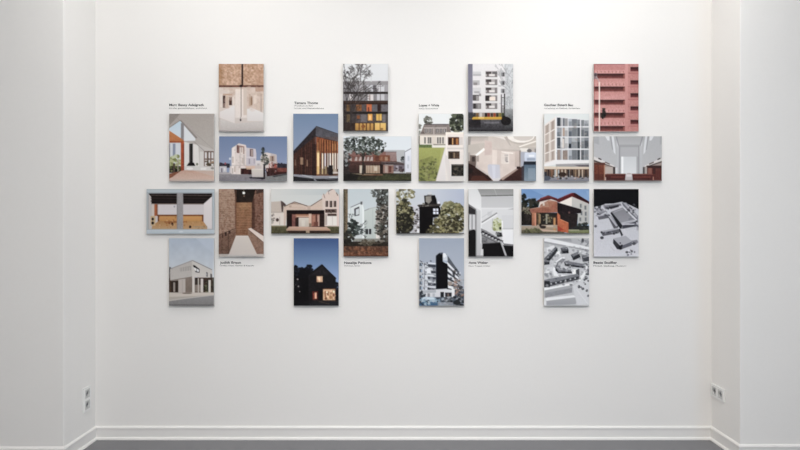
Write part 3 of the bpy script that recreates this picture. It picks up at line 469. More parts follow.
def p_courtyardhouse():
    p = Pic((52, 45, 615, 408), 1, 14).bg((205, 205, 200), (176, 186, 188), horiz=True); p.sat = .68
    p.rect(45, 95, 620, 200, (204, 206, 202), (208, 208, 203), al=.45)
    p.rect(52, 345, 615, 408, (96, 92, 64), (82, 78, 52), nz=10)
    p.poly([(52, 150), (135, 145), (152, 150), (165, 235), (52, 235)], (192, 174, 160), nz=6); p.poly([(132, 140), (150, 148), (176, 172), (166, 185), (155, 180), (150, 235), (140, 235)], (92, 74, 70)); p.rect(52, 235, 158, 338, (216, 202, 190)); p.rect(52, 230, 158, 238, (176, 160, 148)); p.oval(104, 295, 13, 14, (84, 62, 58)); p.leaves(54, 250, 80, 330, 16, 8, [(150, 140, 130), (110, 100, 94), (176, 166, 156)]); p.rect(120, 270, 126, 335, (182, 164, 152))
    p.poly([(158, 190), (200, 165), (245, 148), (300, 164), (352, 182), (372, 188), (480, 122), (485, 216), (185, 225), (170, 345), (158, 345)], (206, 178, 158), nz=8); p.line(160, 188, 245, 150, 6, (110, 88, 78)); p.line(245, 150, 354, 184, 6, (104, 84, 76)); p.line(372, 188, 482, 120, 6, (112, 90, 82)); p.poly([(205, 170), (245, 158), (300, 175), (245, 166)], (150, 120, 104)); p.line(205, 195, 340, 200, 3, (182, 152, 132)); p.rect(352, 180, 378, 214, (190, 160, 142)); p.rect(200, 178, 222, 192, (180, 150, 130))
    p.poly([(478, 216), (472, 102), (484, 84), (496, 92), (516, 66), (534, 72), (552, 46), (576, 52), (592, 80), (612, 92), (615, 346), (486, 346)], (212, 188, 174), (214, 192, 180), nz=6); p.line(484, 84, 496, 120, 6, (150, 122, 112)); p.line(520, 66, 560, 46, 6, (136, 106, 96)); p.line(590, 75, 602, 100, 6, (120, 92, 84)); p.line(525, 70, 530, 90, 4, (140, 112, 102)); p.rect(594, 110, 615, 345, (218, 188, 178))
    for x in (501, 535, 568): p.rect(x, 142, x+21, 190, (84, 66, 62)); p.rect(x+3, 142, x+7, 186, (150, 128, 120))
    p.rect(535, 186, 556, 192, (60, 44, 44)); p.rect(498, 208, 592, 238, (90, 70, 64)); p.leaves(500, 212, 590, 232, 12, 8, [(120, 100, 90), (62, 46, 44)]); p.rect(518, 245, 592, 264, (86, 66, 60)); p.rect(510, 264, 594, 338, (224, 216, 206)); p.rect(498, 250, 514, 335, (172, 154, 144)); p.rect(556, 266, 560, 336, (196, 184, 172)); p.rect(486, 240, 498, 345, (196, 176, 160))
    p.rect(180, 216, 492, 360, (56, 36, 32)); p.rect(182, 220, 490, 244, (38, 24, 24)); p.rect(190, 250, 225, 352, (44, 26, 24)); p.rect(225, 250, 262, 352, (140, 92, 82), (122, 78, 70)); p.rect(252, 280, 280, 346, (64, 42, 38)); p.rect(256, 250, 368, 274, (176, 116, 90)); p.rect(262, 264, 366, 272, (206, 160, 134)); p.rect(280, 276, 362, 350, (206, 194, 178), (188, 174, 158)); p.rect(304, 296, 330, 345, (214, 204, 190), al=.6); p.rect(362, 246, 386, 350, (212, 172, 146)); p.rect(386, 250, 452, 346, (158, 100, 84)); p.rect(392, 262, 416, 310, (176, 116, 96)); p.rect(420, 252, 430, 346, (90, 56, 48)); p.rect(436, 256, 450, 346, (186, 146, 128)); p.rect(404, 310, 440, 345, (120, 74, 62)); p.rect(452, 246, 490, 350, (58, 38, 36)); p.rect(366, 322, 384, 350, (126, 110, 90))
    p.poly([(176, 372), (202, 348), (512, 352), (544, 376), (540, 384), (180, 384)], (204, 160, 134), (178, 134, 110)); p.rect(190, 382, 536, 402, (60, 40, 34)); p.rect(340, 380, 370, 408, (170, 140, 116)); p.rect(52, 340, 180, 350, (130, 120, 92)); p.rect(540, 345, 615, 352, (140, 130, 104)); p.rect(52, 400, 615, 408, (84, 78, 60))
    return p.done()
def p_blacktower():
    p = Pic((52, 45, 615, 410), 1, 15).bg((190, 197, 206), (196, 198, 204)); p.rect(300, 45, 620, 180, (190, 197, 206), (168, 178, 202), horiz=True)
    p.leaves(40, 40, 205, 140, 80, 12, [(130, 124, 84), (150, 142, 104), (92, 88, 62), (176, 172, 150)]); p.leaves(70, 60, 200, 140, 22, 8, [(222, 224, 224), (206, 210, 212)], True, .8)
    p.rect(186, 180, 250, 410, (196, 196, 204), (176, 174, 178)); p.leaves(196, 200, 246, 400, 26, 11, [(120, 114, 110), (84, 78, 76), (222, 222, 228), (60, 56, 56)]); p.leaves(230, 170, 250, 220, 10, 8, [(96, 92, 92), (206, 206, 212)])
    p.leaves(20, 130, 196, 420, 260, 15, [(88, 86, 58), (112, 106, 72), (66, 64, 46), (138, 130, 90), (52, 50, 40)]); p.leaves(40, 250, 190, 420, 90, 15, [(44, 42, 36), (32, 30, 28), (62, 58, 46)]); p.leaves(70, 160, 180, 260, 26, 10, [(150, 144, 104), (164, 158, 116)])
    p.leaves(395, 150, 625, 420, 240, 17, [(122, 116, 78), (146, 138, 98), (96, 90, 60), (74, 70, 48), (160, 152, 112)]); p.leaves(440, 150, 560, 210, 30, 11, [(142, 140, 104), (120, 118, 84)])
    p.leaves(430, 160, 600, 300, 60, 8, [(84, 92, 56), (112, 116, 78), (62, 68, 42), (170, 168, 128)], True, .7)
    p.poly([(246, 182), (402, 172), (418, 200), (418, 268), (358, 278), (350, 410), (246, 410)], (16, 12, 14)); p.poly([(284, 100), (372, 96), (386, 130), (392, 172), (290, 172)], (36, 31, 32)); p.poly([(296, 106), (342, 104), (346, 140), (325, 165), (296, 150)], (136, 130, 122)); p.rect(316, 70, 346, 96, (196, 198, 204)); p.rect(310, 92, 350, 102, (120, 116, 116)); p.poly([(350, 110), (372, 105), (384, 150), (362, 158)], (20, 16, 18))
    p.poly([(226, 180), (240, 172), (420, 166), (418, 184), (246, 192)], (74, 68, 64)); p.leaves(260, 160, 350, 184, 16, 7, [(110, 106, 96), (60, 56, 52), (150, 146, 136)]); p.oval(404, 156, 9, 10, (226, 226, 230)); p.rect(272, 180, 276, 190, (160, 156, 152))
    p.rect(356, 202, 410, 252, (40, 36, 42)); p.grid(356, 202, 408, 252, 2, 2, 5, 5, (218, 222, 238)); p.poly([(400, 200), (414, 205), (414, 262), (404, 268)], (30, 26, 30)); p.rect(362, 276, 390, 300, (120, 120, 136)); p.rect(366, 256, 410, 270, (30, 26, 28))
    p.leaves(400, 190, 612, 410, 150, 9, [(60, 58, 38), (84, 80, 52), (166, 160, 120), (48, 46, 32)], True, .7); p.leaves(52, 140, 195, 400, 110, 9, [(48, 46, 34), (120, 116, 84), (36, 34, 28)], True, .7); p.sat = .7
    p.leaves(340, 290, 450, 420, 60, 14, [(116, 110, 72), (146, 138, 94), (86, 82, 54), (62, 58, 42)]); p.leaves(300, 370, 400, 420, 26, 13, [(92, 88, 60), (66, 62, 44), (120, 112, 78)]); p.leaves(430, 260, 610, 415, 50, 12, [(58, 54, 38), (72, 66, 46)]); p.rect(225, 370, 246, 405, (220, 220, 222)); p.rect(52, 402, 615, 410, (40, 38, 34), al=.7)
    return p.done()
def p_brownannex():
    p = Pic((52, 45, 615, 412), 1, 16).bg((116, 152, 204), (166, 190, 218)); p.poly([(52, 45), (120, 45), (240, 100), (180, 130), (52, 100)], (96, 132, 190), al=.5)
    p.leaves(30, 80, 95, 330, 60, 14, [(44, 46, 44), (60, 64, 54), (36, 36, 34)]); p.leaves(60, 130, 200, 215, 70, 14, [(32, 34, 30), (46, 46, 40), (64, 62, 50)]); p.rect(52, 200, 145, 342, (36, 30, 28), nz=16); p.poly([(70, 190), (130, 235), (135, 260), (60, 220)], (150, 138, 122), al=.7); p.leaves(54, 180, 130, 260, 24, 9, [(110, 104, 88), (80, 82, 62), (136, 126, 110)]); p.leaves(52, 250, 140, 335, 26, 11, [(34, 30, 32), (58, 50, 46)])
    p.poly([(195, 190), (205, 148), (240, 138), (300, 130), (350, 145), (350, 190)], (212, 198, 186)); p.poly([(178, 142), (268, 98), (280, 98), (350, 124), (350, 146), (300, 128), (200, 152)], (92, 42, 44)); p.poly([(205, 122), (268, 100), (345, 122), (340, 128), (270, 110), (215, 132)], (124, 58, 56))
    p.poly([(358, 150), (472, 105), (476, 190), (400, 178), (362, 168)], (230, 219, 208)); p.poly([(470, 105), (612, 165), (612, 335), (520, 335), (512, 205), (470, 188)], (192, 188, 182), (176, 176, 172)); p.poly([(340, 132), (470, 78), (495, 78), (614, 150), (614, 168), (472, 108), (365, 156), (350, 148)], (100, 36, 38)); p.poly([(480, 82), (496, 80), (614, 150), (614, 166), (500, 112)], (66, 28, 34)); p.line(400, 108, 470, 80, 5, (150, 56, 56))
    for x, y in ((534, 165), (572, 180), (540, 225), (575, 230), (530, 275), (575, 275)): p.rect(x, y, x+20, y+36, (150, 152, 152)); p.rect(x+4, y+4, x+13, y+32, (104, 108, 112))
    p.poly([(585, 60), (615, 60), (615, 130)], (150, 180, 214), al=.4)
    p.poly([(130, 208), (200, 196), (215, 172), (280, 136), (352, 150), (352, 236), (150, 244)], (158, 104, 84), (150, 94, 76), nz=8); p.poly([(205, 192), (240, 160), (285, 138), (330, 150), (300, 196)], (172, 122, 102)); p.poly([(270, 150), (352, 150), (352, 236), (300, 236)], (164, 104, 84), al=.7); p.line(130, 208, 220, 192, 4, (206, 160, 140)); p.rect(230, 160, 246, 182, (206, 190, 176)); p.rect(305, 175, 340, 205, (160, 98, 80)); p.poly([(120, 210), (145, 206), (150, 246), (135, 246)], (150, 98, 84))
    p.poly([(350, 155), (548, 212), (548, 242), (500, 246), (505, 335), (442, 384), (442, 318), (352, 236)], (46, 34, 38), nz=8); p.rect(440, 230, 456, 260, (110, 80, 76)); p.poly([(352, 156), (390, 172), (390, 220), (352, 230)], (34, 24, 28)); p.rect(480, 246, 515, 330, (58, 52, 58)); p.poly([(390, 235), (430, 250), (430, 300), (400, 275)], (66, 46, 46))
    p.poly([(350, 240), (520, 250), (510, 380), (440, 400), (350, 400)], (52, 42, 42)); p.rect(178, 340, 360, 392, (146, 128, 110))
    p.rect(140, 240, 178, 352, (182, 116, 88), (160, 100, 78)); p.rect(165, 244, 172, 350, (222, 150, 120)); p.rect(178, 240, 350, 346, (46, 42, 38), nz=14); p.leaves(220, 250, 340, 330, 34, 10, [(92, 88, 66), (120, 112, 84), (50, 46, 42), (140, 130, 104)]); p.rect(182, 246, 206, 345, (150, 118, 84)); p.rect(186, 250, 194, 345, (60, 46, 40)); p.rect(206, 252, 212, 345, (176, 150, 108)); p.rect(255, 250, 268, 330, (150, 146, 126)); p.rect(308, 262, 318, 345, (70, 52, 44)); p.rect(318, 280, 336, 385, (194, 134, 88)); p.rect(336, 260, 350, 345, (84, 50, 42)); p.rect(180, 338, 350, 366, (168, 146, 124)); p.oval(232, 356, 26, 12, (58, 48, 46)); p.rect(260, 344, 316, 352, (206, 190, 170)); p.oval(210, 340, 10, 14, (50, 40, 40))
    p.rect(52, 345, 190, 385, (168, 150, 130), (140, 126, 110)); p.poly([(52, 380), (190, 366), (360, 388), (440, 412), (52, 412)], (120, 112, 92), (90, 86, 72), nz=10); p.leaves(80, 366, 215, 412, 40, 10, [(66, 68, 50), (88, 90, 62), (110, 110, 78)], True); p.poly([(200, 368), (350, 385), (350, 396), (230, 392)], (190, 160, 136))
    p.sat = .74
    p.poly([(350, 236), (374, 262), (374, 292), (442, 322), (442, 404), (352, 388)], (204, 112, 76), (186, 96, 64), nz=6); p.poly([(352, 345), (410, 380), (352, 390)], (170, 66, 46)); p.line(374, 292, 442, 322, 4, (238, 152, 114)); p.rect(404, 310, 410, 398, (190, 96, 66)); p.rect(442, 376, 615, 412, (132, 138, 102), (106, 110, 78), nz=12); p.poly([(445, 372), (510, 345), (612, 345), (612, 378), (445, 384)], (50, 52, 52), nz=10); p.rect(442, 376, 530, 384, (166, 166, 130)); p.leaves(520, 325, 612, 375, 20, 12, [(40, 44, 44), (62, 68, 62)]); p.rect(52, 404, 615, 412, (70, 66, 56), al=.7)
    return p.done()
# ---- third row, upright
def p_brickcorridor():
    p = Pic((40, 30, 306, 428), 0, 17).bg((150, 112, 92))
    p.poly([(40, 30), (138, 30), (144, 275), (98, 422), (40, 422)], (164, 128, 108), (136, 104, 88), nz=26, cell=6)
    for y in range(40, 300, 13): p.line(40, y, 140, y+(150-y)*.02, 2, (196, 160, 138), .4)
    p.poly([(132, 30), (270, 30), (240, 122), (144, 122)], (44, 34, 28), (58, 42, 34)); p.poly([(140, 110), (246, 110), (240, 306), (142, 306)], (150, 106, 76), (128, 90, 66), nz=12)
    for y in range(118, 300, 15): p.line(142, y, 238, y, 2.4, (176, 132, 98), .6)
    p.oval(190, 128, 30, 20, (190, 140, 100), .2); p.sat = .7; p.poly([(306, 30), (258, 30), (236, 122), (236, 262), (306, 320)], (126, 92, 76), (116, 84, 70), nz=22, cell=6); p.poly([(236, 110), (250, 80), (254, 262), (234, 262)], (84, 56, 44), al=.8); p.rect(136, 34, 146, 290, (112, 78, 60), al=.7); p.poly([(258, 30), (306, 30), (306, 50), (262, 60)], (70, 52, 46), al=.8)
    for y in range(60, 300, 15): p.line(256, y, 306, y+8, 2, (168, 130, 112), .4)
    p.oval(188, 54, 8, 8, (250, 244, 232)); p.rect(186, 34, 190, 48, (120, 112, 104)); p.oval(190, 72, 5, 5, (120, 100, 84))
    p.poly([(40, 305), (100, 290), (144, 262), (138, 310), (98, 422), (40, 422)], (128, 98, 82), (112, 86, 72), nz=18); p.line(40, 302, 140, 262, 4, (96, 70, 58)); p.rect(76, 284, 88, 306, (72, 54, 48)); p.rect(98, 274, 110, 294, (80, 60, 52)); p.rect(60, 296, 68, 320, (84, 62, 52)); p.line(98, 290, 98, 415, 4, (90, 68, 58)); p.line(50, 300, 62, 415, 3, (98, 76, 64))
    p.poly([(212, 264), (232, 258), (306, 306), (306, 344)], (214, 192, 178), (222, 206, 196)); p.poly([(212, 266), (306, 345), (306, 416), (268, 412), (215, 302)], (146, 112, 94), (134, 104, 90), nz=14); p.line(213, 268, 306, 346, 4, (110, 82, 68)); p.line(234, 260, 306, 306, 3, (104, 76, 66))
    p.poly([(142, 305), (214, 305), (266, 414), (100, 414)], (204, 192, 182), (196, 184, 175)); p.line(142, 306, 214, 306, 3, (232, 222, 212)); p.rect(40, 412, 306, 428, (196, 186, 178), (176, 168, 164)); p.poly([(40, 412), (98, 412), (90, 428), (40, 428)], (176, 166, 158))
    return p.done()
def p_palehouse():
    p = Pic((42, 32, 300, 428), 0, 18).bg((184, 194, 198), (206, 212, 214))
    p.poly([(66, 155), (84, 142), (120, 124), (140, 112), (154, 112), (158, 322), (66, 322)], (208, 215, 215), (196, 202, 202)); p.line(84, 140, 146, 112, 4, (110, 112, 116)); p.rect(140, 106, 152, 124, (96, 98, 100)); p.poly([(104, 148), (134, 134), (134, 186), (106, 192)], (84, 86, 90)); p.poly([(114, 152), (132, 146), (132, 180), (114, 186)], (196, 202, 204)); p.line(84, 140, 90, 320, 3, (184, 192, 194))
    p.poly([(152, 112), (162, 165), (162, 322), (152, 322)], (226, 230, 230)); p.poly([(160, 160), (190, 150), (192, 144), (232, 140), (232, 322), (160, 322)], (188, 196, 192), (178, 186, 182)); p.line(162, 160, 190, 148, 4, (136, 140, 140)); p.line(190, 148, 232, 138, 3, (160, 162, 162)); p.rect(228, 175, 252, 325, (214, 208, 202)); p.rect(250, 160, 270, 330, (190, 178, 168)); p.rect(208, 150, 212, 320, (172, 180, 178)); p.rect(168, 266, 202, 297, (84, 86, 90)); p.rect(172, 270, 184, 294, (40, 42, 46)); p.rect(188, 268, 200, 294, (56, 58, 62)); p.rect(184, 262, 188, 297, (206, 210, 210))
    p.rect(96, 322, 300, 346, (132, 132, 126), nz=14); p.rect(42, 340, 300, 372, (58, 52, 46), (48, 42, 36), nz=14); p.rect(42, 366, 300, 428, (98, 74, 60), (116, 80, 62), nz=26, cell=6); p.leaves(42, 372, 300, 426, 60, 9, [(132, 92, 70), (92, 70, 58), (74, 58, 50), (150, 108, 84)], False, .6); p.rect(140, 340, 260, 352, (84, 76, 66)); p.leaves(120, 330, 250, 362, 24, 9, [(90, 84, 72), (52, 46, 40), (116, 110, 98)])
    p.rect(42, 32, 68, 350, (104, 94, 78), nz=24); p.rect(42, 40, 50, 330, (84, 80, 70)); p.rect(58, 60, 68, 300, (128, 112, 92), al=.7); p.leaves(42, 280, 100, 350, 44, 11, [(56, 54, 48), (76, 74, 62), (44, 42, 38)]); p.leaves(66, 212, 132, 310, 70, 9, [(62, 70, 66), (48, 54, 52), (84, 92, 86), (40, 42, 40)]); p.leaves(110, 250, 162, 296, 18, 7, [(96, 104, 102), (70, 78, 76)])
    for x, y, a in ((110, 285, .5), (120, 268, .9), (115, 300, .2), (90, 240, 1.6)): p.twig(x, y, a, 26, 3, (76, 80, 80), 4)
    p.line(300, 30, 262, 330, 10, (74, 68, 66)); p.leaves(232, 25, 306, 150, 90, 12, [(72, 74, 70), (92, 94, 90), (58, 58, 56), (112, 116, 114), (188, 194, 196)]); p.leaves(200, 30, 260, 80, 22, 9, [(96, 98, 94), (78, 80, 78)]); p.leaves(230, 120, 306, 340, 120, 11, [(76, 72, 66), (100, 94, 88), (56, 54, 50), (170, 164, 158), (120, 112, 104)]); p.leaves(222, 230, 270, 300, 20, 8, [(96, 98, 92), (74, 76, 70)]); p.rect(278, 290, 300, 350, (66, 60, 54), al=.7); p.line(232, 130, 262, 180, 3, (90, 88, 86)); p.line(220, 60, 195, 55, 3, (110, 112, 112))
    p.leaves(228, 60, 300, 330, 90, 7, [(44, 42, 40), (60, 56, 52), (84, 80, 74)], True, .8)
    p.rect(42, 330, 90, 352, (48, 44, 40)); p.rect(42, 420, 300, 428, (74, 54, 46), al=.7)
    return p.done()
def p_stairhall():
    p = Pic((38, 32, 302, 428), 0, 19).bg((204, 204, 205), (198, 198, 199)); p.grain = 0.08
    p.poly([(38, 32), (110, 32), (110, 72), (302, 72), (302, 32)], (146, 146, 145)); p.poly([(90, 32), (302, 32), (302, 70), (112, 74)], (138, 138, 137), (156, 156, 154)); p.line(190, 32, 204, 72, 3, (170, 170, 168)); p.line(112, 74, 302, 70, 5, (96, 96, 96)); p.rect(112, 76, 302, 142, (184, 184, 185), (192, 192, 193)); p.rect(112, 142, 302, 152, (216, 216, 217)); p.poly([(200, 165), (302, 145), (302, 160), (230, 180)], (160, 160, 161)); p.poly([(38, 32), (92, 32), (114, 78), (114, 160), (38, 118)], (206, 206, 206), (222, 222, 222))
    p.poly([(38, 118), (84, 150), (84, 428), (38, 428)], (120, 118, 119)); p.poly([(38, 130), (80, 155), (80, 182), (38, 176)], (58, 56, 58)); p.rect(42, 182, 78, 270, (198, 198, 200)); p.rect(58, 182, 63, 270, (120, 120, 122)); p.rect(38, 182, 44, 280, (84, 84, 86)); p.poly([(38, 280), (72, 268), (82, 280), (82, 428), (38, 428)], (30, 28, 30)); p.rect(82, 160, 116, 428, (196, 196, 197), (180, 180, 182)); p.rect(82, 160, 88, 428, (150, 150, 151)); p.rect(110, 150, 116, 350, (222, 222, 222))
    p.rect(116, 152, 302, 280, (208, 208, 209)); p.line(116, 228, 206, 172, 7, (136, 136, 138)); p.line(116, 238, 206, 182, 5, (232, 232, 232)); p.line(116, 200, 180, 160, 3, (184, 184, 186)); p.rect(150, 165, 175, 190, (186, 186, 188), al=.6)
    p.leaves(182, 205, 234, 282, 60, 8, [(158, 164, 116), (178, 184, 140), (132, 138, 92), (200, 204, 170)]); p.rect(234, 186, 302, 270, (202, 202, 204)); p.rect(232, 218, 240, 262, (236, 236, 236)); p.rect(236, 264, 302, 360, (226, 226, 227)); p.rect(240, 262, 302, 268, (180, 180, 182)); p.line(180, 206, 180, 270, 4, (172, 172, 174))
    p.poly([(112, 262), (142, 275), (242, 335), (232, 352), (118, 352)], (132, 132, 134)); 
    for k in range(7): x = 116+k*18; y = 276+k*9; p.poly([(x, y), (x+18, y+4), (x+10, y+20), (x-4, y+12)], (58, 56, 60)); p.line(x+4, y+14, x+24, y+22, 5, (226, 226, 228)); p.line(x, y+26, x+20, y+34, 4, (90, 90, 92))
    p.poly([(198, 282), (232, 288), (238, 310), (206, 306)], (62, 62, 62)); p.oval(224, 262, 6, 8, (40, 40, 42)); p.leaves(196, 285, 236, 312, 12, 6, [(84, 84, 84), (46, 46, 48), (150, 150, 150)]); p.rect(116, 318, 150, 350, (112, 112, 114), nz=40)
    p.poly([(120, 352), (222, 346), (246, 362), (286, 356), (302, 366), (302, 428), (116, 428)], (24, 22, 25)); p.poly([(222, 336), (232, 336), (266, 428), (254, 428)], (176, 176, 178)); p.poly([(232, 330), (246, 350), (302, 356), (302, 366), (246, 362)], (120, 120, 122)); p.poly([(112, 385), (126, 382), (126, 428), (108, 428)], (206, 206, 207)); p.line(120, 352, 222, 345, 4, (84, 84, 86)); p.rect(38, 420, 302, 428, (60, 58, 60), al=.4)
    return p.done()
def p_nightmodel():
    p = Pic((40, 30, 310, 430), 0, 20).bg((20, 20, 24)); p.grain = 0.12
    p.poly([(40, 146), (70, 135), (110, 118), (160, 116), (210, 106), (250, 122), (310, 150), (310, 430), (40, 430)], (186, 187, 194), (202, 202, 209), nz=10)
    p.poly([(40, 140), (75, 130), (80, 168), (40, 172)], (150, 150, 158)); p.leaves(44, 135, 100, 180, 20, 9, [(110, 110, 116), (70, 70, 76), (190, 190, 198)])
    p.poly([(104, 128), (200, 116), (206, 128), (130, 150), (106, 148)], (118, 118, 124)); p.poly([(110, 140), (190, 124), (190, 136), (128, 154)], (62, 62, 68)); p.poly([(208, 110), (236, 110), (304, 190), (304, 232), (290, 210), (215, 128)], (112, 112, 120)); p.poly([(215, 112), (232, 112), (300, 190), (296, 200)], (164, 164, 172)); p.line(240, 150, 300, 225, 7, (66, 66, 72)); p.leaves(240, 120, 300, 180, 14, 8, [(84, 84, 90), (176, 176, 184)])
    p.poly([(62, 190), (126, 176), (140, 184), (138, 200), (72, 212)], (102, 102, 108)); p.poly([(64, 188), (126, 174), (132, 180), (70, 194)], (168, 168, 176)); p.poly([(70, 165), (110, 155), (116, 165), (76, 178)], (136, 136, 144))
    p.poly([(126, 196), (146, 190), (190, 250), (178, 268), (160, 262)], (92, 92, 98)); p.poly([(128, 192), (142, 188), (184, 246), (174, 252)], (170, 170, 178)); p.poly([(140, 172), (150, 164), (212, 246), (206, 266), (196, 262)], (42, 42, 48))
    p.poly([(146, 164), (214, 140), (294, 216), (214, 246)], (126, 126, 132), (148, 148, 155)); p.poly([(214, 140), (222, 138), (300, 212), (294, 218)], (206, 206, 212)); p.line(205, 232, 296, 214, 5, (190, 190, 198)); p.poly([(212, 246), (294, 220), (296, 250), (210, 266)], (84, 84, 92)); p.line(210, 238, 292, 238, 6, (206, 206, 214)); p.line(214, 254, 290, 246, 5, (60, 60, 68)); p.line(160, 168, 214, 148, 3, (172, 172, 180)); p.poly([(246, 206), (270, 196), (278, 206), (252, 216)], (120, 120, 128))
    p.poly([(80, 284), (182, 262), (198, 280), (188, 292), (96, 308)], (98, 98, 104)); p.poly([(80, 280), (180, 260), (186, 268), (86, 290)], (160, 160, 168)); p.oval(90, 318, 11, 9, (84, 84, 90)); p.poly([(188, 266), (198, 264), (216, 302), (206, 310)], (70, 70, 76)); p.leaves(84, 280, 180, 300, 14, 6, [(64, 64, 70), (130, 130, 138)])
    p.leaves(44, 125, 140, 200, 26, 6, [(58, 58, 64), (206, 206, 212), (88, 88, 94), (120, 120, 126)], False, .7); p.leaves(235, 115, 306, 225, 22, 6, [(58, 58, 64), (200, 200, 206), (88, 88, 94), (130, 130, 138)], True, .6)
    p.poly([(158, 322), (232, 306), (268, 338), (202, 366)], (164, 164, 172)); p.poly([(158, 324), (200, 366), (204, 388), (180, 385), (156, 350)], (62, 62, 68)); p.poly([(204, 366), (268, 340), (268, 364), (206, 386)], (104, 104, 112)); p.leaves(190, 345, 210, 385, 6, 8, [(36, 36, 42)]); p.poly([(262, 336), (300, 330), (306, 345), (290, 358)], (128, 128, 136)); p.oval(280, 352, 12, 9, (88, 88, 94))
    p.oval(52, 250, 8, 8, (100, 100, 108)); p.leaves(218, 390, 285, 420, 14, 7, [(110, 110, 118), (90, 90, 98), (222, 222, 228)]); p.oval(240, 404, 6, 6, (80, 80, 86)); p.oval(268, 398, 6, 8, (100, 100, 106)); p.line(140, 370, 165, 395, 3, (176, 176, 184)); p.rect(296, 240, 310, 275, (150, 150, 158), al=.7); p.leaves(285, 235, 306, 260, 8, 6, [(96, 96, 104)])
    return p.done()
# ---- bottom row
def p_cantilever():
    p = Pic((42, 25, 310, 425), 0, 21).bg((162, 174, 190), (222, 222, 220), nz=7, cell=30); p.poly([(200, 25), (310, 25), (310, 120)], (178, 188, 202), al=.5); p.grain = 0.1
    p.rect(42, 205, 58, 345, (104, 98, 96)); p.leaves(42, 195, 56, 240, 8, 7, [(96, 96, 96), (120, 120, 120)]); p.rect(42, 262, 310, 355, (84, 68, 58)); p.rect(295, 258, 310, 350, (74, 72, 64)); p.leaves(294, 240, 310, 340, 18, 8, [(84, 84, 74), (60, 60, 52)])
    p.poly([(50, 208), (182, 157), (182, 250), (50, 274)], (176, 170, 166), (184, 178, 172), nz=6); p.poly([(180, 157), (298, 212), (302, 274), (240, 262), (180, 250)], (192, 187, 182), (200, 194, 188), nz=6); p.line(50, 207, 182, 157, 4, (140, 134, 132)); p.line(182, 157, 298, 212, 4, (128, 124, 122)); p.poly([(104, 200), (174, 188), (174, 216), (106, 222)], (160, 154, 150))
    for x in range(108, 172, 14): p.line(x, 198, x, 220, 3, (186, 180, 176))
    p.poly([(184, 184), (196, 186), (224, 208), (224, 230), (200, 226)], (58, 54, 56)); p.poly([(188, 196), (206, 204), (206, 222), (196, 216)], (222, 220, 218)); p.poly([(208, 204), (220, 212), (220, 226), (208, 222)], (226, 226, 226)); p.poly([(263, 224), (272, 228), (272, 254), (263, 250)], (96, 94, 96)); p.poly([(288, 234), (297, 238), (297, 262), (288, 258)], (100, 98, 100)); p.rect(262, 232, 268, 246, (150, 152, 156))
    p.poly([(50, 274), (182, 250), (182, 258), (60, 282)], (132, 122, 116)); p.rect(57, 278, 100, 345, (62, 50, 45)); p.rect(68, 286, 80, 342, (150, 140, 132)); p.poly([(98, 270), (140, 264), (140, 352), (98, 346)], (182, 172, 165)); p.poly([(140, 264), (178, 256), (178, 345), (140, 352)], (132, 120, 112), (122, 112, 104)); p.rect(120, 272, 123, 348, (160, 150, 144))
    p.rect(194, 258, 300, 345, (78, 64, 56)); p.rect(196, 300, 240, 342, (136, 124, 116)); p.leaves(246, 276, 292, 345, 40, 8, [(64, 62, 46), (50, 46, 38), (92, 92, 70), (110, 110, 88)]); p.rect(180, 250, 195, 352, (204, 197, 190)); p.rect(213, 262, 221, 345, (186, 178, 170)); p.rect(230, 264, 245, 345, (206, 199, 193)); p.rect(276, 272, 290, 348, (204, 198, 190)); p.rect(268, 270, 276, 340, (60, 56, 46)); p.rect(196, 262, 212, 300, (70, 60, 56))
    p.rect(42, 345, 310, 425, (178, 168, 158), (166, 158, 150)); p.poly([(42, 345), (120, 352), (180, 346), (310, 348), (310, 362), (42, 372)], (196, 186, 176)); p.poly([(42, 398), (160, 380), (310, 362), (310, 425), (42, 425)], (142, 140, 140), (124, 122, 122), nz=6); p.line(42, 392, 310, 360, 5, (186, 180, 174)); p.oval(150, 350, 30, 4, (120, 108, 100)); p.rect(42, 416, 310, 425, (108, 106, 106))
    return p.done()
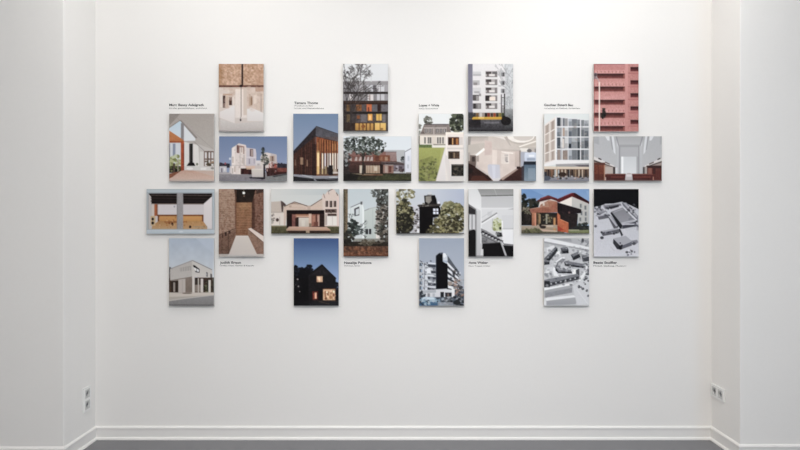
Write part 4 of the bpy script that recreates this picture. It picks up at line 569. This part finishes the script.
def p_duskhouse():
    p = Pic((40, 27, 306, 424), 0, 22).bg((72, 94, 136), (176, 204, 252)); p.sat = .78
    p.rect(40, 235, 140, 424, (22, 20, 24)); p.leaves(40, 188, 76, 240, 34, 10, [(22, 22, 28), (30, 32, 40), (44, 50, 64)]); p.leaves(74, 200, 110, 245, 26, 9, [(20, 20, 26), (34, 36, 46)]); p.leaves(104, 184, 146, 250, 40, 10, [(18, 18, 24), (28, 30, 38)]); p.leaves(70, 215, 140, 260, 30, 10, [(22, 22, 28)])
    p.poly([(128, 242), (205, 182), (210, 182), (288, 262), (292, 400), (128, 405)], (40, 38, 42), (34, 31, 34), nz=6); p.line(128, 242, 206, 182, 5, (26, 25, 30)); p.line(206, 182, 290, 264, 5, (28, 26, 32)); p.poly([(145, 240), (205, 195), (250, 240), (180, 240)], (50, 46, 50), al=.8)
    p.leaves(286, 285, 306, 340, 14, 8, [(24, 24, 30), (40, 42, 52)]); p.rect(290, 330, 306, 400, (30, 30, 36)); p.oval(305, 300, 7, 10, (54, 58, 74))
    p.rect(174, 247, 213, 287, (70, 52, 44)); p.rect(177, 250, 210, 284, (234, 188, 148)); p.rect(184, 256, 196, 274, (246, 214, 178)); p.rect(177, 270, 186, 284, (206, 150, 116)); p.rect(200, 250, 204, 284, (190, 140, 108))
    p.rect(146, 335, 212, 392, (30, 24, 26)); p.rect(150, 338, 184, 388, (96, 44, 40)); p.rect(164, 346, 176, 382, (236, 176, 140)); p.rect(156, 350, 163, 384, (150, 74, 62)); p.rect(186, 335, 212, 392, (34, 26, 28))
    p.rect(210, 322, 288, 394, (74, 52, 44)); p.rect(214, 328, 284, 390, (228, 182, 140)); p.leaves(214, 330, 284, 388, 30, 7, [(176, 124, 96), (244, 214, 180), (206, 156, 118), (140, 96, 76)], False, .6); p.rect(222, 336, 232, 372, (170, 114, 86)); p.oval(243, 352, 7, 12, (150, 98, 72)); p.oval(258, 374, 9, 10, (176, 122, 88)); p.rect(266, 330, 272, 390, (196, 148, 110)); p.rect(246, 330, 250, 390, (220, 170, 124)); p.oval(276, 360, 5, 10, (140, 92, 70)); p.oval(230, 380, 8, 8, (130, 90, 64)); p.oval(236, 344, 5, 6, (252, 232, 200)); p.oval(276, 340, 6, 6, (252, 230, 196)); p.rect(214, 324, 284, 328, (150, 110, 80))
    for x, y, r in ((64, 268, 6), (68, 310, 7), (54, 300, 4), (76, 340, 4)): p.oval(x, y, r, r, (104, 98, 100)); p.oval(x, y, r*.6, r*.6, (160, 150, 146))
    p.leaves(52, 280, 90, 330, 16, 7, [(44, 42, 46), (30, 28, 32)]); p.rect(40, 394, 306, 424, (38, 38, 42), (48, 47, 52), nz=8); p.line(150, 392, 306, 398, 4, (70, 62, 60)); p.line(190, 398, 250, 412, 5, (84, 72, 66)); p.rect(40, 350, 130, 424, (24, 22, 26), al=.7)
    return p.done()
def p_slabblock():
    p = Pic((40, 27, 306, 424), 0, 23).bg((150, 160, 177), (182, 188, 198))
    p.rect(40, 330, 306, 424, (86, 92, 102))
    p.poly([(40, 158), (62, 166), (100, 196), (140, 206), (140, 340), (40, 340)], (176, 180, 187), nz=8)
    for y in (178, 214, 250, 286, 316):
        p.poly([(44, y-6), (72, y-2), (74, y+14), (44, y+12)], (88, 92, 100)); p.poly([(92, y+2), (138, y+6), (138, y+20), (94, y+18)], (70, 74, 82)); p.rect(76, y-8, 90, y+20, (206, 210, 216)); p.poly([(90, y-8), (140, y-4), (140, y+2), (90, y-2)], (216, 220, 226)); p.rect(52, y-4, 60, y+12, (150, 168, 190))
    p.leaves(44, 170, 140, 330, 30, 8, [(92, 96, 104), (70, 72, 80), (150, 154, 162)], False, .5)
    p.line(44, 158, 106, 198, 5, (96, 98, 106)); p.poly([(60, 166), (70, 170), (70, 330), (60, 330)], (196, 200, 207)); p.leaves(44, 160, 138, 330, 36, 5, [(58, 62, 70), (222, 224, 230), (120, 124, 134)], False, .7); p.poly([(84, 205), (108, 200), (112, 235), (88, 235)], (220, 223, 228))
    p.poly([(164, 116), (205, 122), (216, 160), (282, 240), (284, 250), (284, 330), (205, 335), (205, 200)], (132, 136, 144)); p.poly([(168, 120), (186, 116), (206, 128), (208, 160), (180, 165), (166, 150)], (196, 202, 210)); p.oval(188, 128, 12, 14, (222, 226, 230)); p.poly([(180, 158), (206, 160), (205, 200), (182, 205)], (150, 166, 186)); p.poly([(184, 165), (200, 168), (200, 200), (186, 204)], (206, 216, 226))
    for k, y in enumerate((166, 200, 234, 268, 300)):
        p.poly([(205, y), (284, y+80-k*14), (284, y+94-k*14), (205, y+18)], (218, 220, 224)); p.poly([(205, y+18), (284, y+94-k*14), (284, y+104-k*14), (205, y+34)], (70, 72, 80))
    p.poly([(208, 130), (216, 140), (284, 236), (284, 252), (210, 166)], (92, 96, 104)); p.leaves(226, 210, 284, 330, 34, 7, [(60, 62, 68), (206, 208, 212), (120, 124, 130), (92, 84, 80)], False, .8); p.oval(222, 295, 12, 12, (120, 104, 92)); p.rect(210, 280, 236, 302, (150, 140, 132))
    p.poly([(140, 130), (160, 114), (180, 112), (180, 165), (208, 180), (210, 322), (140, 326)], (18, 18, 24)); p.poly([(140, 132), (146, 128), (146, 325), (140, 326)], (44, 46, 56)); p.oval(170, 118, 10, 5, (74, 78, 88))
    p.poly([(60, 330), (205, 326), (240, 330), (240, 372), (60, 372)], (206, 207, 211)); p.poly([(40, 334), (140, 330), (140, 346), (40, 350)], (170, 174, 180)); p.rect(166, 342, 186, 372, (48, 48, 54)); p.rect(194, 346, 232, 370, (62, 60, 66)); p.rect(208, 350, 216, 368, (130, 112, 106)); p.rect(232, 320, 250, 372, (224, 224, 226)); p.rect(120, 350, 134, 370, (176, 180, 186)); p.rect(90, 350, 104, 372, (132, 134, 140))
    p.leaves(244, 262, 306, 380, 50, 9, [(120, 118, 118), (84, 82, 84), (176, 176, 180), (60, 60, 64), (150, 120, 108)]); p.leaves(40, 340, 80, 375, 24, 7, [(66, 70, 76), (150, 156, 164), (46, 50, 56)]); p.leaves(270, 250, 306, 300, 14, 8, [(170, 174, 182), (150, 154, 162)])
    p.rect(40, 372, 306, 424, (92, 98, 108), nz=16); p.poly([(44, 384), (70, 370), (130, 372), (160, 388), (158, 410), (44, 412)], (150, 174, 192)); p.poly([(66, 372), (124, 374), (136, 386), (56, 388)], (196, 210, 220)); p.rect(40, 400, 200, 424, (84, 112, 136), (70, 96, 122)); p.leaves(40, 380, 200, 420, 40, 8, [(62, 70, 80), (120, 146, 166), (176, 190, 200), (44, 50, 58)], False, .75); p.leaves(190, 372, 306, 424, 70, 9, [(58, 62, 68), (84, 88, 92), (40, 42, 48), (130, 130, 134), (156, 160, 166)], False, .85); p.poly([(150, 400), (240, 402), (240, 424), (150, 424)], (150, 154, 162), al=.8); p.oval(262, 404, 22, 14, (48, 52, 56))
    return p.done()
def p_aerialmodel():
    p = Pic((42, 25, 306, 430), 0, 24).bg((188, 189, 192), (192, 193, 196), nz=14)
    p.rect(42, 25, 306, 80, (172, 173, 176)); p.poly([(42, 26), (60, 25), (306, 78), (306, 96), (42, 44)], (220, 221, 223)); p.poly([(42, 44), (306, 96), (306, 104), (42, 54)], (150, 151, 154)); p.leaves(240, 25, 306, 62, 18, 9, [(136, 137, 141), (104, 105, 110), (186, 187, 190)]); p.poly([(75, 26), (200, 26), (204, 48), (110, 34)], (150, 151, 155)); p.oval(268, 38, 8, 10, (84, 85, 90))
    def block(roof, sides, cr, cs):
        p.poly(sides, cs); p.poly(roof, cr)
    block([(40, 150), (108, 78), (120, 84), (52, 158)], [(40, 150), (120, 84), (122, 104), (58, 182), (40, 186)], (104, 105, 110), (54, 55, 60)); block([(42, 152), (74, 160), (70, 168), (42, 166)], [(42, 160), (74, 160), (74, 182), (42, 186)], (120, 121, 125), (62, 63, 68)); p.poly([(56, 84), (100, 66), (108, 76), (62, 112)], (216, 217, 219))
    block([(138, 84), (178, 78), (184, 96), (146, 104)], [(138, 84), (184, 90), (186, 116), (148, 118)], (92, 93, 98), (46, 47, 52)); p.oval(126, 120, 14, 18, (224, 225, 226)); p.oval(122, 130, 10, 10, (170, 171, 174)); block([(198, 124), (244, 104), (254, 116), (212, 138)], [(198, 126), (254, 112), (254, 140), (214, 158)], (112, 113, 118), (54, 55, 60)); block([(262, 130), (304, 120), (306, 134), (270, 146)], [(262, 132), (306, 130), (306, 164), (268, 166)], (128, 129, 134), (74, 75, 80)); p.leaves(240, 90, 306, 130, 16, 8, [(168, 169, 172), (132, 133, 138), (214, 215, 217)])
    p.poly([(92, 215), (104, 170), (140, 142), (164, 138), (160, 150), (124, 180), (112, 216), (120, 240), (200, 250), (196, 262), (100, 250)], (228, 229, 231)); block([(108, 200), (120, 168), (150, 146), (168, 152), (140, 182), (136, 208), (200, 212), (206, 224), (128, 226)], [(108, 200), (136, 205), (206, 214), (206, 236), (126, 234), (110, 220)], (122, 123, 128), (56, 57, 62)); block([(158, 166), (172, 160), (286, 182), (280, 196), (170, 180)], [(158, 166), (286, 180), (282, 206), (166, 190)], (120, 121, 126), (50, 51, 56)); p.poly([(200, 214), (236, 210), (240, 240), (210, 244)], (232, 233, 234)); block([(228, 216), (244, 208), (248, 240), (232, 252)], [(228, 216), (248, 210), (248, 246), (230, 256)], (84, 85, 90), (56, 57, 62)); p.oval(180, 204, 16, 10, (190, 191, 194)); p.leaves(150, 190, 215, 214, 16, 5, [(222, 223, 225), (110, 111, 116)])
    p.leaves(280, 160, 306, 240, 26, 9, [(160, 161, 165), (92, 93, 98), (206, 207, 209)]); p.poly([(240, 268), (268, 240), (290, 190), (298, 196), (276, 256), (250, 284)], (226, 227, 228)); p.poly([(42, 205), (92, 195), (98, 240), (42, 250)], (206, 207, 210)); p.leaves(42, 200, 90, 250, 12, 9, [(176, 177, 180), (224, 225, 226), (140, 141, 146)])
    block([(42, 276), (70, 268), (236, 238), (250, 250), (84, 290), (42, 292)], [(42, 286), (84, 284), (250, 248), (246, 272), (84, 312), (42, 318)], (122, 123, 128), (84, 85, 90)); p.rect(42, 282, 76, 318, (58, 59, 64)); 
    for k in range(12): p.oval(84+k*14, 298-k*3.4, 4, 5, (60, 61, 66) if k % 2 else (190, 191, 194))
    p.poly([(42, 320), (84, 318), (205, 292), (215, 300), (205, 308), (55, 340), (42, 338)], (230, 231, 232)); p.poly([(44, 338), (200, 306), (208, 318), (206, 350), (52, 380), (46, 376)], (168, 169, 173), (150, 151, 156)); p.poly([(52, 352), (206, 322), (206, 350), (52, 380)], (140, 141, 146)); p.poly([(48, 388), (60, 380), (214, 366), (230, 376), (226, 382), (60, 402)], (226, 227, 229)); p.poly([(58, 400), (228, 378), (230, 412), (224, 420), (58, 428)], (166, 167, 171), (150, 151, 156)); p.poly([(42, 385), (52, 384), (56, 430), (42, 430)], (214, 215, 217))
    p.poly([(210, 310), (250, 290), (306, 230), (306, 430), (235, 430)], (204, 205, 208), nz=6); p.line(232, 330, 300, 420, 4, (216, 217, 219))
    for x, y, r in ((246, 314, 9), (268, 328, 8), (288, 262, 10), (296, 240, 8), (278, 274, 7), (292, 338, 7), (300, 370, 7), (258, 318, 5), (282, 300, 5), (300, 280, 6)): p.oval(x, y, r, r, (74, 75, 80), .95, 8, .3); p.oval(x-2, y-2, r*.5, r*.5, (120, 121, 126))
    p.leaves(42, 60, 306, 310, 120, 8, [(70, 71, 76), (226, 227, 228), (120, 121, 126), (92, 93, 98), (206, 207, 210), (150, 151, 155)], False, .42); p.grain = .4
    p.rect(42, 424, 306, 430, (176, 177, 180), al=.7)
    return p.done()

def print_material():
    m = bpy.data.materials.new('satin_photo_print'); m.use_nodes = True; nt = m.node_tree; b = nt.nodes['Principled BSDF']
    at = nt.nodes.new('ShaderNodeVertexColor'); at.layer_name = 'ink'
    nt.links.new(at.outputs['Color'], b.inputs['Base Color'])
    b.inputs['Roughness'].default_value = 0.6; b.inputs['Specular IOR Level'].default_value = 0.08
    return m
M['print'] = print_material()
FRONT = 0.022; THICK = 0.010          # front of a panel from the wall, board thickness
def wx(px, y=0): return (px-400)*S*(D+y)/D
def wz(py, y=0): return CZ+(225-py)*S*(D+y)/D
INK = 1.0
def panel(px, py, wide, img, label, ink):
    W_, H_ = (68.2, 45.0) if wide else (45.2, 67.8)
    x0, x1 = wx(px, -FRONT), wx(px+W_, -FRONT); z1, z0 = wz(py, -FRONT), wz(py+H_, -FRONT)
    cx, cz = (x0+x1)/2, (z0+z1)/2; hw, hh = (x1-x0)/2, (z1-z0)/2
    t = thing('photo_panel', label, 'picture', 'architecture prints on the white wall', (cx, 0, cz))
    obj('board', box(bmesh.new(), -hw, -FRONT, -hh, hw, -FRONT+THICK, hh, 0.0012), M['board'], t)
    for za, zb in ((hh*.55, hh*.7), (-hh*.7, -hh*.55)):
        obj('hanging_rail', box(bmesh.new(), -hw*.6, -FRONT+THICK, za, hw*.6, 0, zb), M['rail'], t)
    h, w_ = img.shape[:2]
    xs = np.linspace(-hw+.0012, hw-.0012, w_); zs = np.linspace(hh-.0012, -hh+.0012, h)
    X, Z = np.meshgrid(xs, zs)
    co = np.stack([X, np.full_like(X, -FRONT-.0004), Z], -1).reshape(-1, 3)
    i = np.arange(h*w_).reshape(h, w_)
    f = np.stack([i[:-1, :-1], i[1:, :-1], i[1:, 1:], i[:-1, 1:]], -1).reshape(-1, 4)
    me = bpy.data.meshes.new('print'); me.from_pydata(co.tolist(), [], f.tolist())
    ca = me.color_attributes.new('ink', 'FLOAT_COLOR', 'POINT')
    rgb = np.clip(lin(img.reshape(-1, 3))*ink, 0, .92)
    ca.data.foreach_set('color', np.concatenate([rgb, np.ones((len(rgb), 1))], 1).astype(np.float32).ravel())
    me.materials.append(M['print'])
    o = bpy.data.objects.new('print', me); C.objects.link(o); o.parent = t
    return t

# (left edge, top edge in the photo), wide?, picture, label, ink strength
CX = [218.6, 343.0, 468.0, 593.5]; LX = [169.1, 293.1, 418.6, 544.0]; WX3 = [146.4, 271.1, 396.0, 521.2]
CW = [219.0, 343.2, 468.0, 593.7]; CB = [218.6, 343.3, 468.3, 593.6]; LB = [168.9, 293.6, 419.0, 544.0]
ROW = [
 (63.8, False, CX, 1.02, [
  (p_brickhall, 'tall print of a pale hall under a brown brick ceiling split by a dark joint'),
  (p_duskblock, 'tall print of an apartment block at dusk with yellow windows behind bare branches'),
  (p_balconies, 'tall print of a white block with a stack of balconies above a yellow awning'),
  (p_pinkfacade, 'tall print of a pink facade with dark recessed balconies and a white pole')]),
 (113.6, False, LX, 1.06, [
  (p_skylight, 'tall print of a grey room with a skylight, orange beam and black stove pipe'),
  (p_timberhall, 'tall print of a brown timber hall corner glowing against a blue evening sky'),
  (p_lawnvilla, 'tall print of a green lawn and white path leading to a grey-roofed villa'),
  (p_gridoffice, 'tall print of a white gridded office block with rows of grey windows')]),
 (136.2, True, CW, 1.07, [
  (p_whitehouses, 'wide print of white gabled houses and a dark tree under a violet blue sky'),
  (p_brickpavilion, 'wide print of a low red-brown building with lit doors under a big tree'),
  (p_whiteloft, 'wide print of a cream attic interior with dark brown floor and blue right corner'),
  (p_greynave, 'wide print of a symmetrical grey hall with red-brown wood along the bottom')]),
 (188.9, True, WX3, 1.1, [
  (p_twinopening, 'wide print of two grey framed openings showing an orange wooden bench inside'),
  (p_courtyardhouse, 'wide print of a beige gabled house with a dark porch and wooden deck'),
  (p_blacktower, 'wide print of a black tower house between olive green trees'),
  (p_brownannex, 'wide print of a red-roofed house with a brown annex under a blue sky')]),
 (188.9, False, CB, 1.12, [
  (p_brickcorridor, 'tall print of a narrow brown brick corridor with a pale floor and side bench'),
  (p_palehouse, 'tall print of a pale grey house behind dark trees and red-brown ground'),
  (p_stairhall, 'tall black and white print of a stair hall with one green window'),
  (p_nightmodel, 'tall print of a grey architectural model on a black background')]),
 (238.1, False, LB, 1.14, [
  (p_cantilever, 'tall print of a pale concrete building with an overhanging upper floor on columns'),
  (p_duskhouse, 'tall print of a black gabled house at night with glowing windows'),
  (p_slabblock, 'tall print of a black slab tower beside white balconies under a grey sky'),
  (p_aerialmodel, 'tall grey print of a city model seen from above')]),
]
for (top, wide, xs, ink, items) in ROW:
    for x, (fn, label) in zip(xs, items):
        panel(x, top, wide, fn(), label, ink)

# ------------------------------------------------------------------ captions lettered on the wall
def words(text, mat, name, parent, px0, px1, py, cap, bold):
    """one line of lettering: from px0 to px1 across, its base line at photo row py"""
    cu = bpy.data.curves.new('t', 'FONT'); cu.body = text; cu.extrude = 0.0; cu.offset = 0.018 if bold else 0.0
    tmp = bpy.data.objects.new('t', cu); C.objects.link(tmp)
    bpy.context.view_layer.update()
    me = bpy.data.meshes.new_from_object(tmp.evaluated_get(bpy.context.evaluated_depsgraph_get()))
    bpy.data.objects.remove(tmp); me.name = name
    n = len(me.vertices); co = np.zeros(n*3, np.float32); me.vertices.foreach_get('co', co); co = co.reshape(-1, 3)
    sx = (px1-px0)*S/(co[:, 0].max()-co[:, 0].min()); sz = cap*S/0.69
    ox = co[:, 0].min()
    new = np.stack([wx(px0)+(co[:, 0]-ox)*sx, np.full(n, -0.0006), wz(py)+co[:, 1]*sz], -1)
    me.vertices.foreach_set('co', (new-np.array(parent.location)).astype(np.float32).ravel()); me.update()
    me.materials.clear(); me.materials.append(mat)
    o = bpy.data.objects.new(name, me); C.objects.link(o); o.parent = parent
    so = o.modifiers.new('film', 'SOLIDIFY'); so.thickness = 0.0006; so.offset = 0
    return o
def caption(label, px0, py, name, nx1, lines):
    t = thing('wall_caption', label, 'caption', 'architect captions lettered on the wall', (wx(px0), 0, wz(py)))
    words(name, M['ink'], 'name_line', t, px0, nx1, py, 2.25, True)
    for (tx, x1, dy) in lines:
        words(tx, M['greyink'], 'detail_line', t, px0, x1, py+dy, 1.25, False)
    return t
caption('black lettered caption on the wall above the print of a room with a skylight', 169.3, 106.0, 'Marc Bausy Adelgrath', 203.7,
        [('Kirche, gemeindehaus, wohnhaus', 207, 2.8)])
caption('black lettered three-line caption above the print of the dark timber hall', 294.2, 104.0, 'Tamara Thoma', 318,
        [('Wohnhaus am Park', 313, 2.4), ('Schule und Gemeindehaus', 324, 4.9)])
caption('short black lettered caption above the print of the lawn and white villa', 419.0, 106.4, 'Lopes + Wide', 439,
        [('Haus Sonnenhof', 437.8, 2.8)])
caption('black lettered caption above the print of the white gridded office block', 544.0, 106.1, 'Gauthier Bitterli Bau', 573,
        [('Verwaltung, ein Geb\u00e4ude, Kirchenhaus', 580, 2.8)])
caption('black lettered caption under the print of the brick corridor with a bench', 220.0, 263.6, 'Judith Braun', 241,
        [('Umbau Haus, Garten & Kapelle', 254, 2.6)])
caption('black lettered caption under the print of the pale house behind trees', 344.2, 263.8, 'Natalija Petkova', 371.6,
        [('Wohnhaus, Garten', 360, 2.6)])
caption('black lettered caption under the print of the black and white stair hall', 468.6, 263.7, 'Anna Weber', 488,
        [('Haus, Treppe, Umbau', 490, 2.8)])
caption('black lettered caption under the print of the model on a black ground', 593.4, 263.7, 'Beate Stoffler', 617,
        [('Modell, Siedlung, Museum', 626, 2.8)])

# ------------------------------------------------------------------ power sockets on the two reveals
def disc(bm, cx, cz, r, y, n=24):
    return bm.faces.new([bm.verts.new((cx+r*math.cos(i*2*math.pi/n), y, cz+r*math.sin(i*2*math.pi/n))) for i in range(n)])
def socket_insert(parent, cx, cz):
    """50 mm square insert with a round sunk well, two contact holes and two earth clips"""
    bm = bmesh.new(); n = 24; h = .0275; yf, yb = -.0108, .0005
    ring = [(math.cos(i*2*math.pi/n), math.sin(i*2*math.pi/n)) for i in range(n)]
    sq = []
    for (a, b) in ring:
        k = h/max(abs(a), abs(b)); sq.append((a*k, b*k))
    V = lambda pts, y, f=1: [bm.verts.new((cx+a*f, y, cz+b*f)) for a, b in pts]
    back = V(sq, -.009); outer = V(sq, yf, .985); rim = V(ring, yf, .0205); deep = V(ring, yb-.004, .0195)
    for A, B in ((back, outer), (outer, rim), (rim, deep)):
        for i in range(n): bm.faces.new((A[i-1], A[i], B[i], B[i-1]))
    bm.faces.new(deep)
    bmesh.ops.recalc_face_normals(bm, faces=bm.faces)
    s = obj('socket_insert', bm, M['well'], parent)
    b1 = bmesh.new(); disc(b1, cx, cz, .0165, yb-.0043)  # grey disc: the shade inside the sunk well, put in as colour
    obj('well_shade_disc', b1, M['well_shade'], s)
    for sx in (-1, 1):
        b2 = bmesh.new()
        bmesh.ops.create_cone(b2, cap_ends=True, segments=12, radius1=.0042, radius2=.0042, depth=.003,
                              matrix=Matrix.Translation((cx+sx*.0095, yb-.0045, cz)) @ Matrix.Rotation(math.pi/2, 4, 'X'))
        obj('contact_hole', b2, M['hole'], s)
        b3 = box(bmesh.new(), cx-.003, yb-.011, cz+sx*.0175-.0015, cx+.003, yb-.003, cz+sx*.0175+.0015)
        obj('earth_clip', b3, M['rail'], s)
def outlet(label, loc, rotz, vertical):
    t = thing('wall_outlet', label, 'power outlet', 'double power outlets by the corners', loc, (0, 0, rotz))
    a, b = (.0405, .076) if vertical else (.076, .0405)
    bm = bmesh.new()      # frame with two square windows so the inserts sit in it
    spots = [(0, .0355), (0, -.0355)] if vertical else [(-.0355, 0), (.0355, 0)]
    w = .0277
    if vertical: bars = [(-a, -b, -w, b), (w, -b, a, b), (-w, .0355+w, w, b), (-w, -.0355+w, w, .0355-w), (-w, -b, w, -.0355-w)]
    else: bars = [(-a, -b, a, -w), (-a, w, a, b), (.0355+w, -w, a, w), (-.0355+w, -w, .0355-w, w), (-a, -w, -.0355-w, w)]
    for (p0, q0, p1, q1) in bars: box(bm, p0, -.010, q0, p1, -.0005, q1)
    bmesh.ops.remove_doubles(bm, verts=bm.verts, dist=1e-5)
    obj('cover_frame', bm, M['plate'], t)
    for s in spots: socket_insert(t, *s)
    return t
outlet('white upright double power outlet on the left reveal above the baseboard', (XL, -.115, wz(399.0, -.115)), math.pi/2, True)
outlet('white sideways double power outlet on the right reveal beside the wall corner', (XR, -.085, wz(392.6, -.085)), -math.pi/2, False)
